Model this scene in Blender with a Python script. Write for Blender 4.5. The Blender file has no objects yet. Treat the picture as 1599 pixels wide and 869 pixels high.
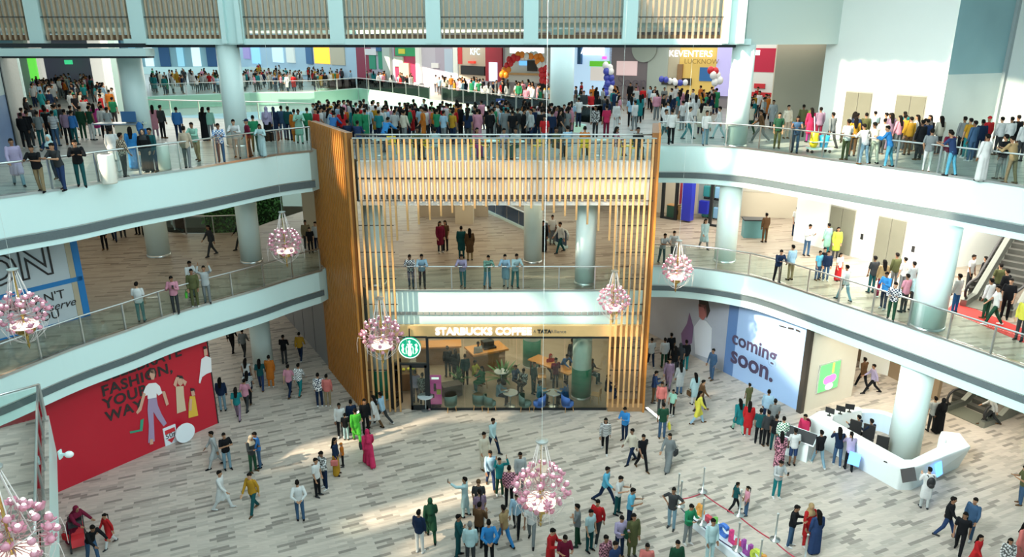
import bpy, bmesh, math, random
from math import sin, cos, pi, radians as R, atan2, hypot
from mathutils import Vector as V, Matrix
from mathutils.geometry import tessellate_polygon
random.seed(7)
sc = bpy.context.scene
COL = sc.collection

# ---------------------------------------------------------------- camera
FPX, TILT, CZ = 1150.0, R(18), 16.5
cam = bpy.data.cameras.new('camera'); camo = bpy.data.objects.new('camera', cam); COL.objects.link(camo)
cam.sensor_fit = 'HORIZONTAL'; cam.sensor_width = 36; cam.lens = 36*FPX/1599; cam.clip_end = 600
camo.location = (0, 0, CZ); camo.rotation_euler = (pi/2-TILT, 0, 0)
sc.camera = camo

# ---------------------------------------------------------------- world, sun, added fill lamps, exposure
w = bpy.data.worlds.new('world'); sc.world = w; w.use_nodes = True
bg = w.node_tree.nodes['Background']; bg.inputs[0].default_value = (.52, .86, .94, 1); bg.inputs[1].default_value = .55
SUN_H, SUN_EL = V((.86, .50)).normalized(), R(38)
SUN_D = V((SUN_H.x*cos(SUN_EL), SUN_H.y*cos(SUN_EL), -sin(SUN_EL)))
def light(kind, name, loc, energy, color, **k):
    l = bpy.data.lights.new(name, kind); l.energy = energy; l.color = color
    o = bpy.data.objects.new(name, l); COL.objects.link(o); o.location = loc
    for a, b in k.items(): setattr(l, a, b)
    return o
s = light('SUN', 'sun', (-30, -20, 40), 9.0, (1, .84, .62), angle=R(1.4))
s.rotation_euler = SUN_D.to_track_quat('-Z', 'Y').to_euler()
def area(name, loc, sx, sy, energy, color, rot=(0, 0, 0)):
    o = light('AREA', name, loc, energy, color, shape='RECTANGLE', size=sx, size_y=sy); o.rotation_euler = rot; return o
area('fill_lamp', (0, 18, 24.6), 34, 30, 3700, (.74, .96, 1.0))  # added lamp under the roof, stands in for diffuse skylight
o_ = area('fill_lamp', (-6, 8, 22), 8, 8, 1150, (.92, 1, .97)); o_.data.spread = R(55); o_.rotation_euler = (V((15.5, 29, 5))-V((-6, 8, 22))).to_track_quat('-Z', 'Y').to_euler()  # added fill aimed at the right-hand fascias, no such source there
o_ = area('fill_lamp', (5, 6, 21), 8, 8, 260, (.80, .97, 1)); o_.data.spread = R(60); o_.rotation_euler = (V((-14.5, 25, 3.5))-V((5, 6, 21))).to_track_quat('-Z', 'Y').to_euler()  # added fill aimed at the left-hand fascia and floor
WARM, NEUT, COOL = (1, .80, .55), (1, .93, .82), (.80, .95, 1)
area('shop_ceiling_lamp', (-.4, 38, 4.0), 11, 9, 400, (1, .86, .66))
area('ground_ceiling_lamp', (-22, 37, 4.0), 12, 16, 340, NEUT)
area('ground_ceiling_lamp', (19, 31, 4.0), 9, 9, 480, (1, .87, .68))
area('middle_ceiling_lamp', (-21, 38, 9.5), 14, 16, 230, (1, .86, .66))
area('middle_ceiling_lamp', (-.4, 41, 9.5), 14, 14, 420, WARM)
area('middle_ceiling_lamp', (14, 42, 9.5), 10, 6, 650, NEUT)
area('middle_ceiling_lamp', (17.5, 33, 9.5), 5, 7, 900, NEUT)
area('middle_ceiling_lamp', (23, 31, 9.5), 6, 8, 600, NEUT)
area('upper_ceiling_lamp', (-24, 50, 16.7), 16, 22, 1700, NEUT)
area('upper_ceiling_lamp', (0, 44, 16.7), 24, 12, 1100, COOL)
area('upper_ceiling_lamp', (12, 51, 16.7), 14, 12, 650, NEUT)
area('upper_ceiling_lamp', (-6, 71, 16.8), 44, 10, 1700, NEUT)
area('upper_ceiling_lamp', (-40, 100, 16.8), 70, 44, 8500, COOL)
vs = sc.view_settings; vs.view_transform = 'Standard'; vs.look = 'None'; vs.gamma = 1; vs.use_curve_mapping = False
vs.exposure = 0.5
sc.cycles.max_bounces = 6; sc.cycles.transparent_max_bounces = 24; sc.cycles.diffuse_bounces = 3; sc.cycles.glossy_bounces = 2
sc.cycles.transmission_bounces = 3; sc.cycles.caustics_reflective = False; sc.cycles.caustics_refractive = False
sc.cycles.sample_clamp_indirect = 6

# ---------------------------------------------------------------- pixel rays (to read the plan off the photograph)
def ray(u, v):
    a, b = (u-799.5)/FPX, (434.5-v)/FPX
    return V((a, cos(TILT)+b*sin(TILT), -sin(TILT)+b*cos(TILT)))
EYE = V((0, 0, CZ))
def W(u, v, z):
    d = ray(u, v); return EYE+d*((z-CZ)/d.z)
def WY(u, v, y):
    d = ray(u, v); return EYE+d*(y/d.y)
def WD(u, v, zc): return EYE+ray(u, v)*zc
L0, L1, L2 = 0.0, 5.8, 11.6
LV = (L0, L1, L2)

# ---------------------------------------------------------------- materials
MATS = {}
def mat(name, color, rough=.6, metal=0, emit=None, es=0, alpha=1, noise=0, nscale=6, spec=None):
    if name in MATS: return MATS[name]
    m = bpy.data.materials.new(name); m.use_nodes = True; n = m.node_tree.nodes; l = m.node_tree.links
    p = n['Principled BSDF']; p.inputs['Base Color'].default_value = (*color, 1)
    p.inputs['Roughness'].default_value = rough; p.inputs['Metallic'].default_value = metal
    if spec is not None: p.inputs['Specular IOR Level'].default_value = spec
    if emit: p.inputs['Emission Color'].default_value = (*emit, 1); p.inputs['Emission Strength'].default_value = es
    if alpha < 1: p.inputs['Alpha'].default_value = alpha
    if noise:
        tc = n.new('ShaderNodeTexCoord'); t = n.new('ShaderNodeTexNoise'); t.inputs['Scale'].default_value = nscale; t.inputs['Detail'].default_value = 4
        mx = n.new('ShaderNodeMix'); mx.data_type = 'RGBA'
        mx.inputs[6].default_value = (*[c*(1-noise) for c in color], 1); mx.inputs[7].default_value = (*[min(1, c*(1+noise)) for c in color], 1)
        l.new(tc.outputs['Object'], t.inputs['Vector']); l.new(t.outputs[0], mx.inputs[0]); l.new(mx.outputs[2], p.inputs['Base Color'])
    MATS[name] = m; return m
def glass_mat(name, tint, gloss=.07):
    m = bpy.data.materials.new(name); m.use_nodes = True; n = m.node_tree.nodes; l = m.node_tree.links
    n.remove(n['Principled BSDF']); o = n['Material Output']
    t = n.new('ShaderNodeBsdfTransparent'); t.inputs[0].default_value = (*tint, 1)
    g = n.new('ShaderNodeBsdfGlossy'); g.inputs['Roughness'].default_value = .03
    fr = n.new('ShaderNodeFresnel'); fr.inputs[0].default_value = 1.35
    ad = n.new('ShaderNodeMath'); ad.operation = 'ADD'; ad.inputs[1].default_value = gloss; ad.use_clamp = True
    mx = n.new('ShaderNodeMixShader'); l.new(fr.outputs[0], ad.inputs[0]); l.new(ad.outputs[0], mx.inputs[0])
    l.new(t.outputs[0], mx.inputs[1]); l.new(g.outputs[0], mx.inputs[2]); l.new(mx.outputs[0], o.inputs[0]); return m
GLASS = glass_mat('clear_glass', (.90, .97, .95), .02)
SHOPGLASS = glass_mat('shop_glass', (.86, .92, .88), .04)
BLUEGLASS = glass_mat('blue_glass', (.30, .42, .52), .06)
def plank_mat(name, dark, mid, light_, rot, bw, bh):
    m = bpy.data.materials.new(name); m.use_nodes = True; n = m.node_tree.nodes; l = m.node_tree.links; p = n['Principled BSDF']
    tc = n.new('ShaderNodeTexCoord'); mp = n.new('ShaderNodeMapping'); mp.inputs['Rotation'].default_value = (0, 0, -rot)
    b = n.new('ShaderNodeTexBrick'); b.offset = .37; b.inputs['Scale'].default_value = 1
    b.inputs['Brick Width'].default_value = bw; b.inputs['Row Height'].default_value = bh; b.inputs['Mortar Size'].default_value = .004
    b.inputs['Color1'].default_value = (0, 0, 0, 1); b.inputs['Color2'].default_value = (1, 1, 1, 1); b.inputs['Mortar'].default_value = (.6, .6, .6, 1)
    cr = n.new('ShaderNodeValToRGB'); e = cr.color_ramp.elements
    e[0].position = 0; e[0].color = (*dark, 1); e[1].position = 1; e[1].color = (*light_, 1)
    k = e.new(.10); k.color = (*dark, 1); k = e.new(.16); k.color = (*mid, 1); k = e.new(.5); k.color = (*[(a*.4+b_*.6) for a, b_ in zip(mid, light_)], 1)
    ns = n.new('ShaderNodeTexNoise'); ns.inputs['Scale'].default_value = 9; ns.inputs['Detail'].default_value = 5
    mp2 = n.new('ShaderNodeMapping'); mp2.inputs['Rotation'].default_value = (0, 0, -rot); mp2.inputs['Scale'].default_value = (.25, 2.2, 1)
    mx = n.new('ShaderNodeMix'); mx.data_type = 'RGBA'; mx.blend_type = 'MULTIPLY'; mx.inputs[0].default_value = .55
    c2 = n.new('ShaderNodeValToRGB'); c2.color_ramp.elements[0].position = .3; c2.color_ramp.elements[0].color = (.72, .70, .68, 1); c2.color_ramp.elements[1].position = .65
    l.new(tc.outputs['Object'], mp.inputs[0]); l.new(mp.outputs[0], b.inputs[0]); l.new(b.outputs[0], cr.inputs[0])
    l.new(tc.outputs['Object'], mp2.inputs[0]); l.new(mp2.outputs[0], ns.inputs[0]); l.new(ns.outputs[0], c2.inputs[0])
    l.new(cr.outputs[0], mx.inputs[6]); l.new(c2.outputs[0], mx.inputs[7]); l.new(mx.outputs[2], p.inputs['Base Color'])
    p.inputs['Roughness'].default_value = .38; p.inputs['Specular IOR Level'].default_value = .35; return m
FLOOR = plank_mat('plank_tile', (.25, .225, .20), (.39, .352, .31), (.55, .49, .43), R(24), .62, .145)
FLOOR1 = plank_mat('plank_tile_brown', (.19, .15, .115), (.29, .24, .19), (.38, .325, .26), R(10), .95, .17)
FLOOR2 = plank_mat('plank_tile_grey', (.24, .25, .245), (.32, .33, .32), (.40, .41, .39), R(6), .95, .2)
WHITE = mat('white_panel', (.62, .82, .81), .35)
WALLW = mat('white_wall', (.82, .86, .83), .5, noise=.03, nscale=.5)
COLW = mat('column_white', (.70, .85, .83), .3)
STRIP = mat('vent_strip_grey', (.10, .13, .14), .5, noise=.15, nscale=14)
METAL = mat('brushed_metal', (.62, .66, .66), .28, .9)
DARKM = mat('dark_metal', (.03, .035, .04), .4, .6)
GOLD = mat('gold_metal', (.72, .50, .16), .25, 1)
WOOD = mat('orange_wood', (.44, .17, .025), .45, noise=.22, nscale=3)
WOODP = mat('pale_wood', (.60, .34, .14), .5, noise=.12, nscale=5)
WOODB = mat('brown_wood', (.33, .19, .09), .5, noise=.2, nscale=4)
GREYW = mat('grey_hoarding', (.20, .205, .22), .35, noise=.06, nscale=1)
BEIGE = mat('beige_wall', (.62, .55, .42), .6, noise=.04, nscale=1)
BLACK = mat('black', (.012, .012, .014), .5)
GREEN = mat('green_paint', (.02, .22, .13), .5)

# ---------------------------------------------------------------- mesh builder
class MB:
    def __init__(s): s.v = []; s.f = []; s.m = []
    def add(s, vs_, fs, m=0):
        o = len(s.v); s.v += [tuple(x) for x in vs_]; s.f += [tuple(i+o for i in f) for f in fs]; s.m += [m]*len(fs); return s
    def box(s, c, d, rz=0, m=0):
        x, y, z = (q/2 for q in d); cr, sr = cos(rz), sin(rz)
        P = [(c[0]+a*x*cr-b*y*sr, c[1]+a*x*sr+b*y*cr, c[2]+k*z) for k in (-1, 1) for a, b in ((-1, -1), (1, -1), (1, 1), (-1, 1))]
        return s.add(P, [(3, 2, 1, 0), (4, 5, 6, 7), (0, 1, 5, 4), (1, 2, 6, 5), (2, 3, 7, 6), (3, 0, 4, 7)], m)
    def bar(s, a, b, wd, ht, m=0):
        a, b = V(a), V(b); d = (b-a); n = V((-d.y, d.x, 0)); n = n.normalized()*wd/2 if n.length > 1e-6 else V((wd/2, 0, 0)); h = V((0, 0, ht/2))
        P = [a-n-h, a+n-h, b+n-h, b-n-h, a-n+h, a+n+h, b+n+h, b-n+h]
        return s.add(P, [(0, 1, 2, 3), (7, 6, 5, 4), (4, 5, 1, 0), (5, 6, 2, 1), (6, 7, 3, 2), (7, 4, 0, 3)], m)
    def tube(s, pts, r, n=6, m=0, cap=True):
        pts = [V(p) for p in pts]; rs = r if isinstance(r, (list, tuple)) else [r]*len(pts); o = []; N = len(pts); up = None
        for i, p in enumerate(pts):
            d = (pts[min(i+1, N-1)]-pts[max(i-1, 0)])
            d = d.normalized() if d.length > 1e-9 else V((0, 0, 1))
            if up is None: up = V((0, 1, 0)) if abs(d.y) < .9 else V((1, 0, 0))
            x = d.cross(up); x = x.normalized() if x.length > 1e-6 else d.orthogonal().normalized(); y = d.cross(x); up = -y if False else up
            o += [p+x*(rs[i]*cos(2*pi*k/n))+y*(rs[i]*sin(2*pi*k/n)) for k in range(n)]
        F = [(i*n+k, i*n+(k+1) % n, (i+1)*n+(k+1) % n, (i+1)*n+k) for i in range(N-1) for k in range(n)]
        if cap: F += [tuple(range(n-1, -1, -1)), tuple((N-1)*n+k for k in range(n))]
        return s.add(o, F, m)
    def lathe(s, prof, c=(0, 0, 0), n=16, m=0, cap=True):
        o = [(c[0]+r*cos(2*pi*k/n), c[1]+r*sin(2*pi*k/n), c[2]+z) for r, z in prof for k in range(n)]; N = len(prof)
        F = [(i*n+k, i*n+(k+1) % n, (i+1)*n+(k+1) % n, (i+1)*n+k) for i in range(N-1) for k in range(n)]
        if cap: F += [tuple(range(n-1, -1, -1)), tuple((N-1)*n+k for k in range(n))]
        return s.add(o, F, m)
    def ball(s, c, r, nu=10, nv=7, m=0, rot=None):
        if not isinstance(r, (tuple, list)): r = (r, r, r)
        o = []
        for j in range(nv+1):
            t = pi*j/nv*.996+.006
            for i in range(nu):
                q = V((r[0]*sin(t)*cos(2*pi*i/nu), r[1]*sin(t)*sin(2*pi*i/nu), r[2]*cos(t)))
                if rot: q = rot @ q
                o.append((c[0]+q.x, c[1]+q.y, c[2]+q.z))
        F = [(j*nu+i, (j+1)*nu+i, (j+1)*nu+(i+1) % nu, j*nu+(i+1) % nu) for j in range(nv) for i in range(nu)]
        F += [tuple(range(nu)), tuple(nv*nu+i for i in range(nu-1, -1, -1))]
        return s.add(o, F, m)
    def prism(s, poly, z0, z1, m=0, mtop=None, holes=()):
        rings = [[V((p[0], p[1], 0)) for p in poly]]+[[V((p[0], p[1], 0)) for p in h] for h in holes]
        flat = [p for r_ in rings for p in r_]; n = len(flat); o = len(s.v)
        s.v += [(p.x, p.y, z0) for p in flat]+[(p.x, p.y, z1) for p in flat]
        for a, b, c in tessellate_polygon(rings):
            pa, pb, pc = flat[a], flat[b], flat[c]
            if (pb-pa).cross(pc-pa).z < 0: b, c = c, b
            s.f.append((o+n+a, o+n+b, o+n+c)); s.m.append(m if mtop is None else mtop); s.f.append((o+a, o+c, o+b)); s.m.append(m)
        k = 0
        for i, r_ in enumerate(rings):
            L = len(r_)
            for j in range(L):
                a, b = k+j, k+(j+1) % L; s.f.append((o+a, o+b, o+n+b, o+n+a)); s.m.append(m)
            k += L
        return s
    def mesh(s, name, smooth=False):
        me = bpy.data.meshes.new(name); me.from_pydata(s.v, [], s.f)
        if any(s.m): me.polygons.foreach_set('material_index', s.m)
        if smooth: me.polygons.foreach_set('use_smooth', [True]*len(s.f))
        me.update(); return me
def obj(name, mesh, mats=None, parent=None, smooth=False, **pr):
    if isinstance(mesh, MB): mesh = mesh.mesh(name, smooth)
    o = bpy.data.objects.new(name, mesh); COL.objects.link(o)
    if mats is not None:
        for m in (mats if isinstance(mats, (list, tuple)) else [mats]): mesh.materials.append(m)
    if parent: o.parent = parent
    for k, v in pr.items(): o[k] = v
    return o
def thing(name, label, cat, loc=(0, 0, 0), rz=0, group=None):
    o = bpy.data.objects.new(name, None); COL.objects.link(o); o.location = loc; o.rotation_euler = (0, 0, rz); o.empty_display_size = .1
    o['label'] = label; o['category'] = cat
    if group: o['group'] = group
    return o
def struct(name, mb, mats, smooth=False): return obj(name, mb, mats, smooth=smooth, kind='structure')
def tag(o, label, cat, group=None):
    o['label'] = label; o['category'] = cat
    if group: o['group'] = group
    return o
def flip(mb):
    bm = bmesh.new(); me = mb.mesh('t'); bm.from_mesh(me); bmesh.ops.recalc_face_normals(bm, faces=bm.faces); bm.to_mesh(me); bm.free(); return me
def dup(root, loc, rz=0, label=None, group=None, sc_=None):
    r = root.copy(); COL.objects.link(r); r.location = loc; r.rotation_euler = (0, 0, rz)
    if sc_: r.scale = (sc_,)*3
    if label: r['label'] = label
    if group: r['group'] = group
    for ch in root.children:
        c = ch.copy(); COL.objects.link(c); c.parent = r
        for g in ch.children:
            d = g.copy(); COL.objects.link(d); d.parent = c
    return r
def smoothpath(pts, n=6):
    P = [V((p[0], p[1], 0)) for p in pts]; out = []
    for i in range(len(P)-1):
        p0, p1, p2, p3 = P[max(i-1, 0)], P[i], P[i+1], P[min(i+2, len(P)-1)]
        for k in range(n):
            t = k/n; out.append(.5*((2*p1)+(-p0+p2)*t+(2*p0-5*p1+4*p2-p3)*t*t+(-p0+3*p1-3*p2+p3)*t**3))
    out.append(P[-1]); return out
def resample(path, step):
    P = [V((p[0], p[1], 0)) for p in path]; L = sum((P[i+1]-P[i]).length for i in range(len(P)-1)); n = max(1, round(L/step)); st = L/n; out = [P[0]]; acc = 0; want = st
    for i in range(len(P)-1):
        d = (P[i+1]-P[i]).length
        while acc+d >= want-1e-6 and len(out) <= n:
            out.append(P[i].lerp(P[i+1], (want-acc)/d if d else 0)); want += st
        acc += d
    return out
def text(name, body, size, m, parent, mw, ext=.02, align='CENTER', off=0, shear=0, sp=1, fill=None, bev=0):
    c = bpy.data.curves.new(name, 'FONT'); c.body = body; c.size = size; c.extrude = ext; c.align_x = align; c.align_y = 'CENTER'; c.offset = off; c.shear = shear; c.space_character = sp; c.resolution_u = 3
    if fill: c.fill_mode = fill; c.bevel_depth = bev; c.extrude = 0
    o = bpy.data.objects.new(name, c); COL.objects.link(o); c.materials.append(m)
    n_ = bpy.data.meshes.new_from_object(o.evaluated_get(bpy.context.evaluated_depsgraph_get())); bpy.data.objects.remove(o)
    if fill is not None: pass
    o = bpy.data.objects.new(name, n_); COL.objects.link(o)
    if parent: o.parent = parent; mw = Matrix.LocRotScale(parent.location, parent.rotation_euler, None).inverted() @ mw
    o.matrix_basis = mw; return o
class Wall:
    """a vertical plane from p0 to p1 (photo left to right); s runs along it, z up, off towards the viewer"""
    def __init__(s, p0, p1):
        s.p0 = V((p0[0], p0[1], 0)); d = V((p1[0]-p0[0], p1[1]-p0[1], 0)); s.L = d.length; s.d = d.normalized(); s.n = V((s.d.y, -s.d.x, 0)); s.rz = atan2(s.d.y, s.d.x)
    def at(s, t, z, off=0): return s.p0+s.d*t+s.n*off+V((0, 0, z))
    def mw(s, t, z, off=0):
        M = Matrix((s.d, V((0, 0, 1)), s.n)).transposed().to_4x4(); M.translation = s.at(t, z, off); return M
    def px(s, u, v):
        d = ray(u, v); k = (s.p0-EYE).dot(s.n)/d.dot(s.n); p = EYE+d*k; return (p-s.p0).dot(s.d), p.z
    def slab(s, mb, t0, t1, z0, z1, th=.1, off=0, m=0):
        c = s.at((t0+t1)/2, (z0+z1)/2, off-th/2); return mb.box(c, (t1-t0, th, z1-z0), s.rz, m)
    def flat(s, mb, pts, off, th=.02, m=0):
        n = len(pts); A = [s.at(t, z, off+th) for t, z in pts]; B = [s.at(t, z, off) for t, z in pts]
        return mb.add(A+B, [tuple(range(n))]+[(i, n+i, n+(i+1) % n, (i+1) % n) for i in range(n)], m)
# ================================================================ STRUCTURE
def pl(px, z): return [W(u, v, z) for u, v in px]
e2l = smoothpath(pl([(-90, 323), (0, 309), (101, 295), (202, 278), (304, 263), (400, 247), (440, 241), (488, 236)], L2))
e2r = smoothpath(pl([(1028, 226), (1090, 227), (1154, 231), (1199, 236), (1300, 250), (1401, 264), (1503, 278), (1599, 292), (1690, 306)], L2))
e1l = smoothpath(pl([(-90, 622), (0, 590), (111, 546), (202, 515), (278, 488), (400, 453), (450, 437), (503, 422)], L1))
e1r = smoothpath(pl([(1018, 415), (1060, 416), (1104, 420), (1150, 427), (1200, 438), (1325, 479), (1452, 522), (1599, 573), (1700, 608)], L1))
FY = 31.2                                   # front edge of the slabs over the coffee shop
SLY = 30.7                                  # plane of the slat screen
cl, cr = (-6.45, FY), (6.05, FY)
fl = struct('floor', MB().box((0, 60, -.15), (140, 190, .3)), [FLOOR])
cwall = Wall((8.0, 40.6), (13.45, 30.6))    # blue hoarding line
swall = Wall((13.45, 30.6), (16.5, 32.3))
rw = Wall((16.0, 39.3), (19.3, 33.8)); rg = Wall((19.3, 33.8), (22.9, 35.6)); rx = Wall((22.9, 35.6), (28, 32.6))
hole1 = pl([(262, 362), (292, 364), (330, 364), (378, 362), (425, 345)], L1)
hole1 = hole1+[V((-10, 56, 0)), V((-27, 56, 0))]
out1 = [V((-60, e1l[0].y, 0))]+e1l[:-1]+[V((-8.95, 35.2, 0)), V((*cl, 0)), V((*cr, 0))]+e1r+[V((60, e1r[-1].y, 0)), V((60, 75, 0)), V((-60, 75, 0))]
struct('floor_middle', MB().prism(out1, L1-1.62, L1, 0, 1, [hole1]), [WHITE, FLOOR1])
void = pl([(225, 182), (420, 187), (640, 196), (905, 207)], L2)+pl([(916, 194), (858, 181), (760, 167), (671, 155), (649, 150), (560, 137), (490, 143), (389, 144), (225, 150)], L2)
out2 = [V((-110, e2l[0].y, 0))]+e2l[:-1]+[V((-8.95, 35.2, 0)), V((*cl, 0)), V((*cr, 0))]+e2r+[V((70, e2r[-1].y, 0)), V((70, 160, 0)), V((-110, 160, 0))]
struct('floor_upper', MB().prism(out2, L2-1.85, L2, 0, 1, [void]), [WHITE, FLOOR2])
L3 = 16.35; FP = 35.45
struct('ceiling_upper', MB().prism([(-110, FP+.4), (11, FP+.4), (16, 44), (70, 44), (70, 160), (-110, 160)], 17.0, 17.6, holes=[[V((q.x, q.y+(.6 if q.y < 52 else 0), 0)) for q in void]]), [WHITE])

def strip(name, path, z0, z1, th=.05, m=STRIP):
    mb = MB(); P = [V((p[0], p[1], 0)) for p in path]; n = len(P); off = []
    for i in range(n):
        d = (P[min(i+1, n-1)]-P[max(i-1, 0)]).normalized(); off.append(P[i]+V((d.y, -d.x, 0))*th)
    A = [(p.x, p.y, z0) for p in off]+[(p.x, p.y, z1) for p in off]+[(p.x, p.y, z0) for p in P]+[(p.x, p.y, z1) for p in P]
    F = []
    for i in range(n-1):
        F += [(i, i+1, n+i+1, n+i), (n+i, n+i+1, 3*n+i+1, 3*n+i), (i+1, i, 2*n+i, 2*n+i+1)]
    mb.add(A, F); return struct(name, mb, [m])
for k, (p, z, a, b) in enumerate(((e2l, L2, 1.36, 1.66), (e2r, L2, 1.34, 1.60), (e1l, L1, 1.02, 1.27), (e1r, L1, 1.02, 1.27))):
    strip('trim_%d' % (k*3+1), p, z-b, z-a, .03)
    strip('trim_%d' % (k*3+2), p, z-a+.02, z-a+.05, .025, METAL)
    strip('trim_%d' % (k*3+3), p, z-.02, z+.06, .03, METAL)
# ---------------- columns
def column(x, y, r, z0, z1, band=None):
    o = struct('column', MB().lathe([(r, z0), (r, z1)], (x, y, 0), 32), [COLW], True)
    if band: obj('green_band', MB().lathe([(r+.015, z0), (r+.015, band)], (x, y, 0), 32), [GREEN], o, True)
    obj('base_ring', MB().lathe([(r+.03, z0), (r+.03, z0+.1), (r, z0+.1)], (x, y, 0), 32, cap=False), [METAL], o, True)
    return o
for x, y, r in ((-13.2, 35.8, .52), (-18.4, 36.9, .56), (16.25, 26.9, .62), (10.8, 35.9, .53)):
    for a, b in ((0, L1-1.6), (L1, L2-1.8), (L2, 16.25 if x > -15 else 15.7)):
        if (x, a) == (16.25, L2): continue
        if x == 10.8 and a == 0: continue
        column(x, y, r, a, b)
for x, y in ((3.35, 32.3), (1.05, 35.8), (-6.25, 32.2)):
    column(x, y, .46, 0, L1-1.6, 1.55); column(x, y, .46, L1, L2-1.8)
column(2.85, 43.4, .68, L2, 17.2)
for u, v, r in ((667, 131, .8), (548, 116, .8), (470, 106, .8), (415, 108, .7), (742, 128, .7)):
    p = W(u, v, L2); column(p.x, p.y, r, L2, 17.2)
# ---------------- upper fascia with slatted panels between white piers
PIER = [WY(u, 36, FP).x for u in (-98, 57, 217, 365, 527, 677, 829, 983, 1144)]
struct('wall_back', MB().box((-10.6, FP+.35, 19.3), (42.4, .3, 4.2)), [mat('fascia_grey', (.80, .84, .80), .5)])
for k, x in enumerate(PIER):
    big = k in (3, 8)
    mb = MB().box((x, FP+.02, 18.85), (.66 if not big else 1.0, .5, 5.1))
    if big: mb.box((x-.36, FP-.3, 18.85), (.22, .3, 5.1)).box((x+.36, FP-.3, 18.85), (.22, .3, 5.1))
    struct('trim_%d' % (40+k), mb, [WHITE])
struct('trim_60', MB().box((-3.4, FP+.1, 16.38), (28.6, .6, .26)), [WHITE])
struct('trim_61', MB().box((-3.4, FP+.35, 16.19), (28.6, .3, .12)), [DARKM])
struct('trim_62', MB().box((-24.2, FP+.1, 15.92), (15, .9, .34)), [WHITE])
struct('trim_63', MB().box((-24.2, FP+.1, 16.22), (15, .8, .18)), [DARKM])
struct('trim_64', MB().box((-24.2, FP+.1, 15.70), (15, .7, .08)), [DARKM])
names = ['leftmost', 'second from left', 'third from left', 'fourth from left', 'fifth from left', 'sixth from left', 'seventh from left', 'rightmost']
for k in range(8):
    a, b = PIER[k]+.36, PIER[k+1]-(.36 if k+1 != 3 else .52)
    if k == 3: a += .16
    n = 15; st = (b-a)/n; zb = 16.46
    t = thing('slatted_bay', 'slatted wooden panel in the top fascia between white piers, '+names[k]+' of eight', 'panel', ((a+b)/2, FP, zb), group='slatted panels of the top fascia')
    mb = MB()
    for i in range(n): mb.box((a+st*(i+.5)-(a+b)/2, -.1, 2.3), (.075, .14, 4.6))
    obj('slat', mb, [mat('slat_wood', (.50, .37, .25), .5, noise=.2, nscale=3)], t)
    obj('rod', MB().box((0, -.22, .98), (b-a, .03, .035)), [DARKM], t)
    obj('vent', MB().box((0, .03, .10), (b-a, .16, .24)), [mat('vent_brown', (.16, .09, .05), .6)], t)
# ---------------- right hand walls
mb = MB()
Wp = Wall((10.75, 35.6), (16.35, 38.75))
Wp.slab(mb, 0, Wp.L, 16.35, 21.5, .3); Wp.slab(mb, 0, Wp.L, 16.25, 16.35, .5)
struct('wall_upper', mb, [mat('mint_wall', (.60, .70, .66), .5)])
mb = MB(); rw.slab(mb, 0, rw.L, L2, 21.5, .4); rw.slab(mb, -.6, rw.L, L1, L2-1.85, .4); struct('wall_right', mb, [WALLW])
mb = MB(); rg.slab(mb, 0, rg.L, 15.0, 21.5, .15); struct('window_1', mb, [mat('blue_glazing', (.26, .44, .48), .12, noise=.2, nscale=.35)])
mb = MB(); rg.slab(mb, 0, rg.L, L2, 15.0, .15); struct('wall_niche', mb, [mat('pale_green_wall', (.62, .72, .70), .35, noise=.1, nscale=.6)])
mb = MB(); rg.slab(mb, rg.L-.1, rg.L+.25, L2, 21.5, .3, .15); struct('trim_70', mb, [mat('grey_pier', (.30, .36, .37), .4)])
mb = MB(); rx.slab(mb, 0, rx.L, L2, 21.5, .3); struct('wall_far_right', mb, [mat('grey_green_wall', (.48, .55, .54), .5)])
mb = MB(); rw2 = Wall((19.3, 33.8), (30, 37.5)); rw2.slab(mb, 0, rw2.L, L1, L2-1.85, .2); struct('wall_middle_right', mb, [WALLW])
mb = MB(); Wb = Wall((9, 47), (18, 45)); Wb.slab(mb, 0, Wb.L, L1, L2-1.8, .2); struct('wall_middle_back', mb, [mat('cream_wall', (.58, .53, .42), .6, noise=.05, nscale=.6)])
mb = MB(); Wall((10, 46.5), (30, 46.5)).slab(mb, 6.0, 16, L2, 17, .2); struct('wall_upper_back', mb, [BEIGE])
# elevator doors: each a frame, two leaves
STEEL = mat('lift_steel', (.17, .17, .13), .35, 0, noise=.1, nscale=2)
def lift_door(n, wall, t, z):
    mb = MB(); wall.slab(mb, t-.75, t+.75, z, z+2.45, .06, .04); d = struct('door_%d' % n, mb, [mat('lift_frame', (.55, .55, .5), .3, .6)])
    for s_ in (-1, 1):
        mb = MB(); wall.slab(mb, t+s_*.36-.345, t+s_*.36+.345, z+.02, z+2.38, .05, .075); obj('leaf', mb, [STEEL], d)
    mb = MB(); wall.slab(mb, t+1.15, t+1.3, z+1.0, z+1.3, .03, .03); obj('call_panel', mb, [BLACK], d)
def onwall(wall, u, v): return wall.px(u, v)[0]
lift_door(1, rw, onwall(rw, 1337, 185), L2); lift_door(2, rw, onwall(rw, 1418, 190), L2)
lift_door(3, rw, onwall(rw, 1313, 362), L1); lift_door(4, rw, onwall(rw, 1388, 385), L1)
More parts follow.
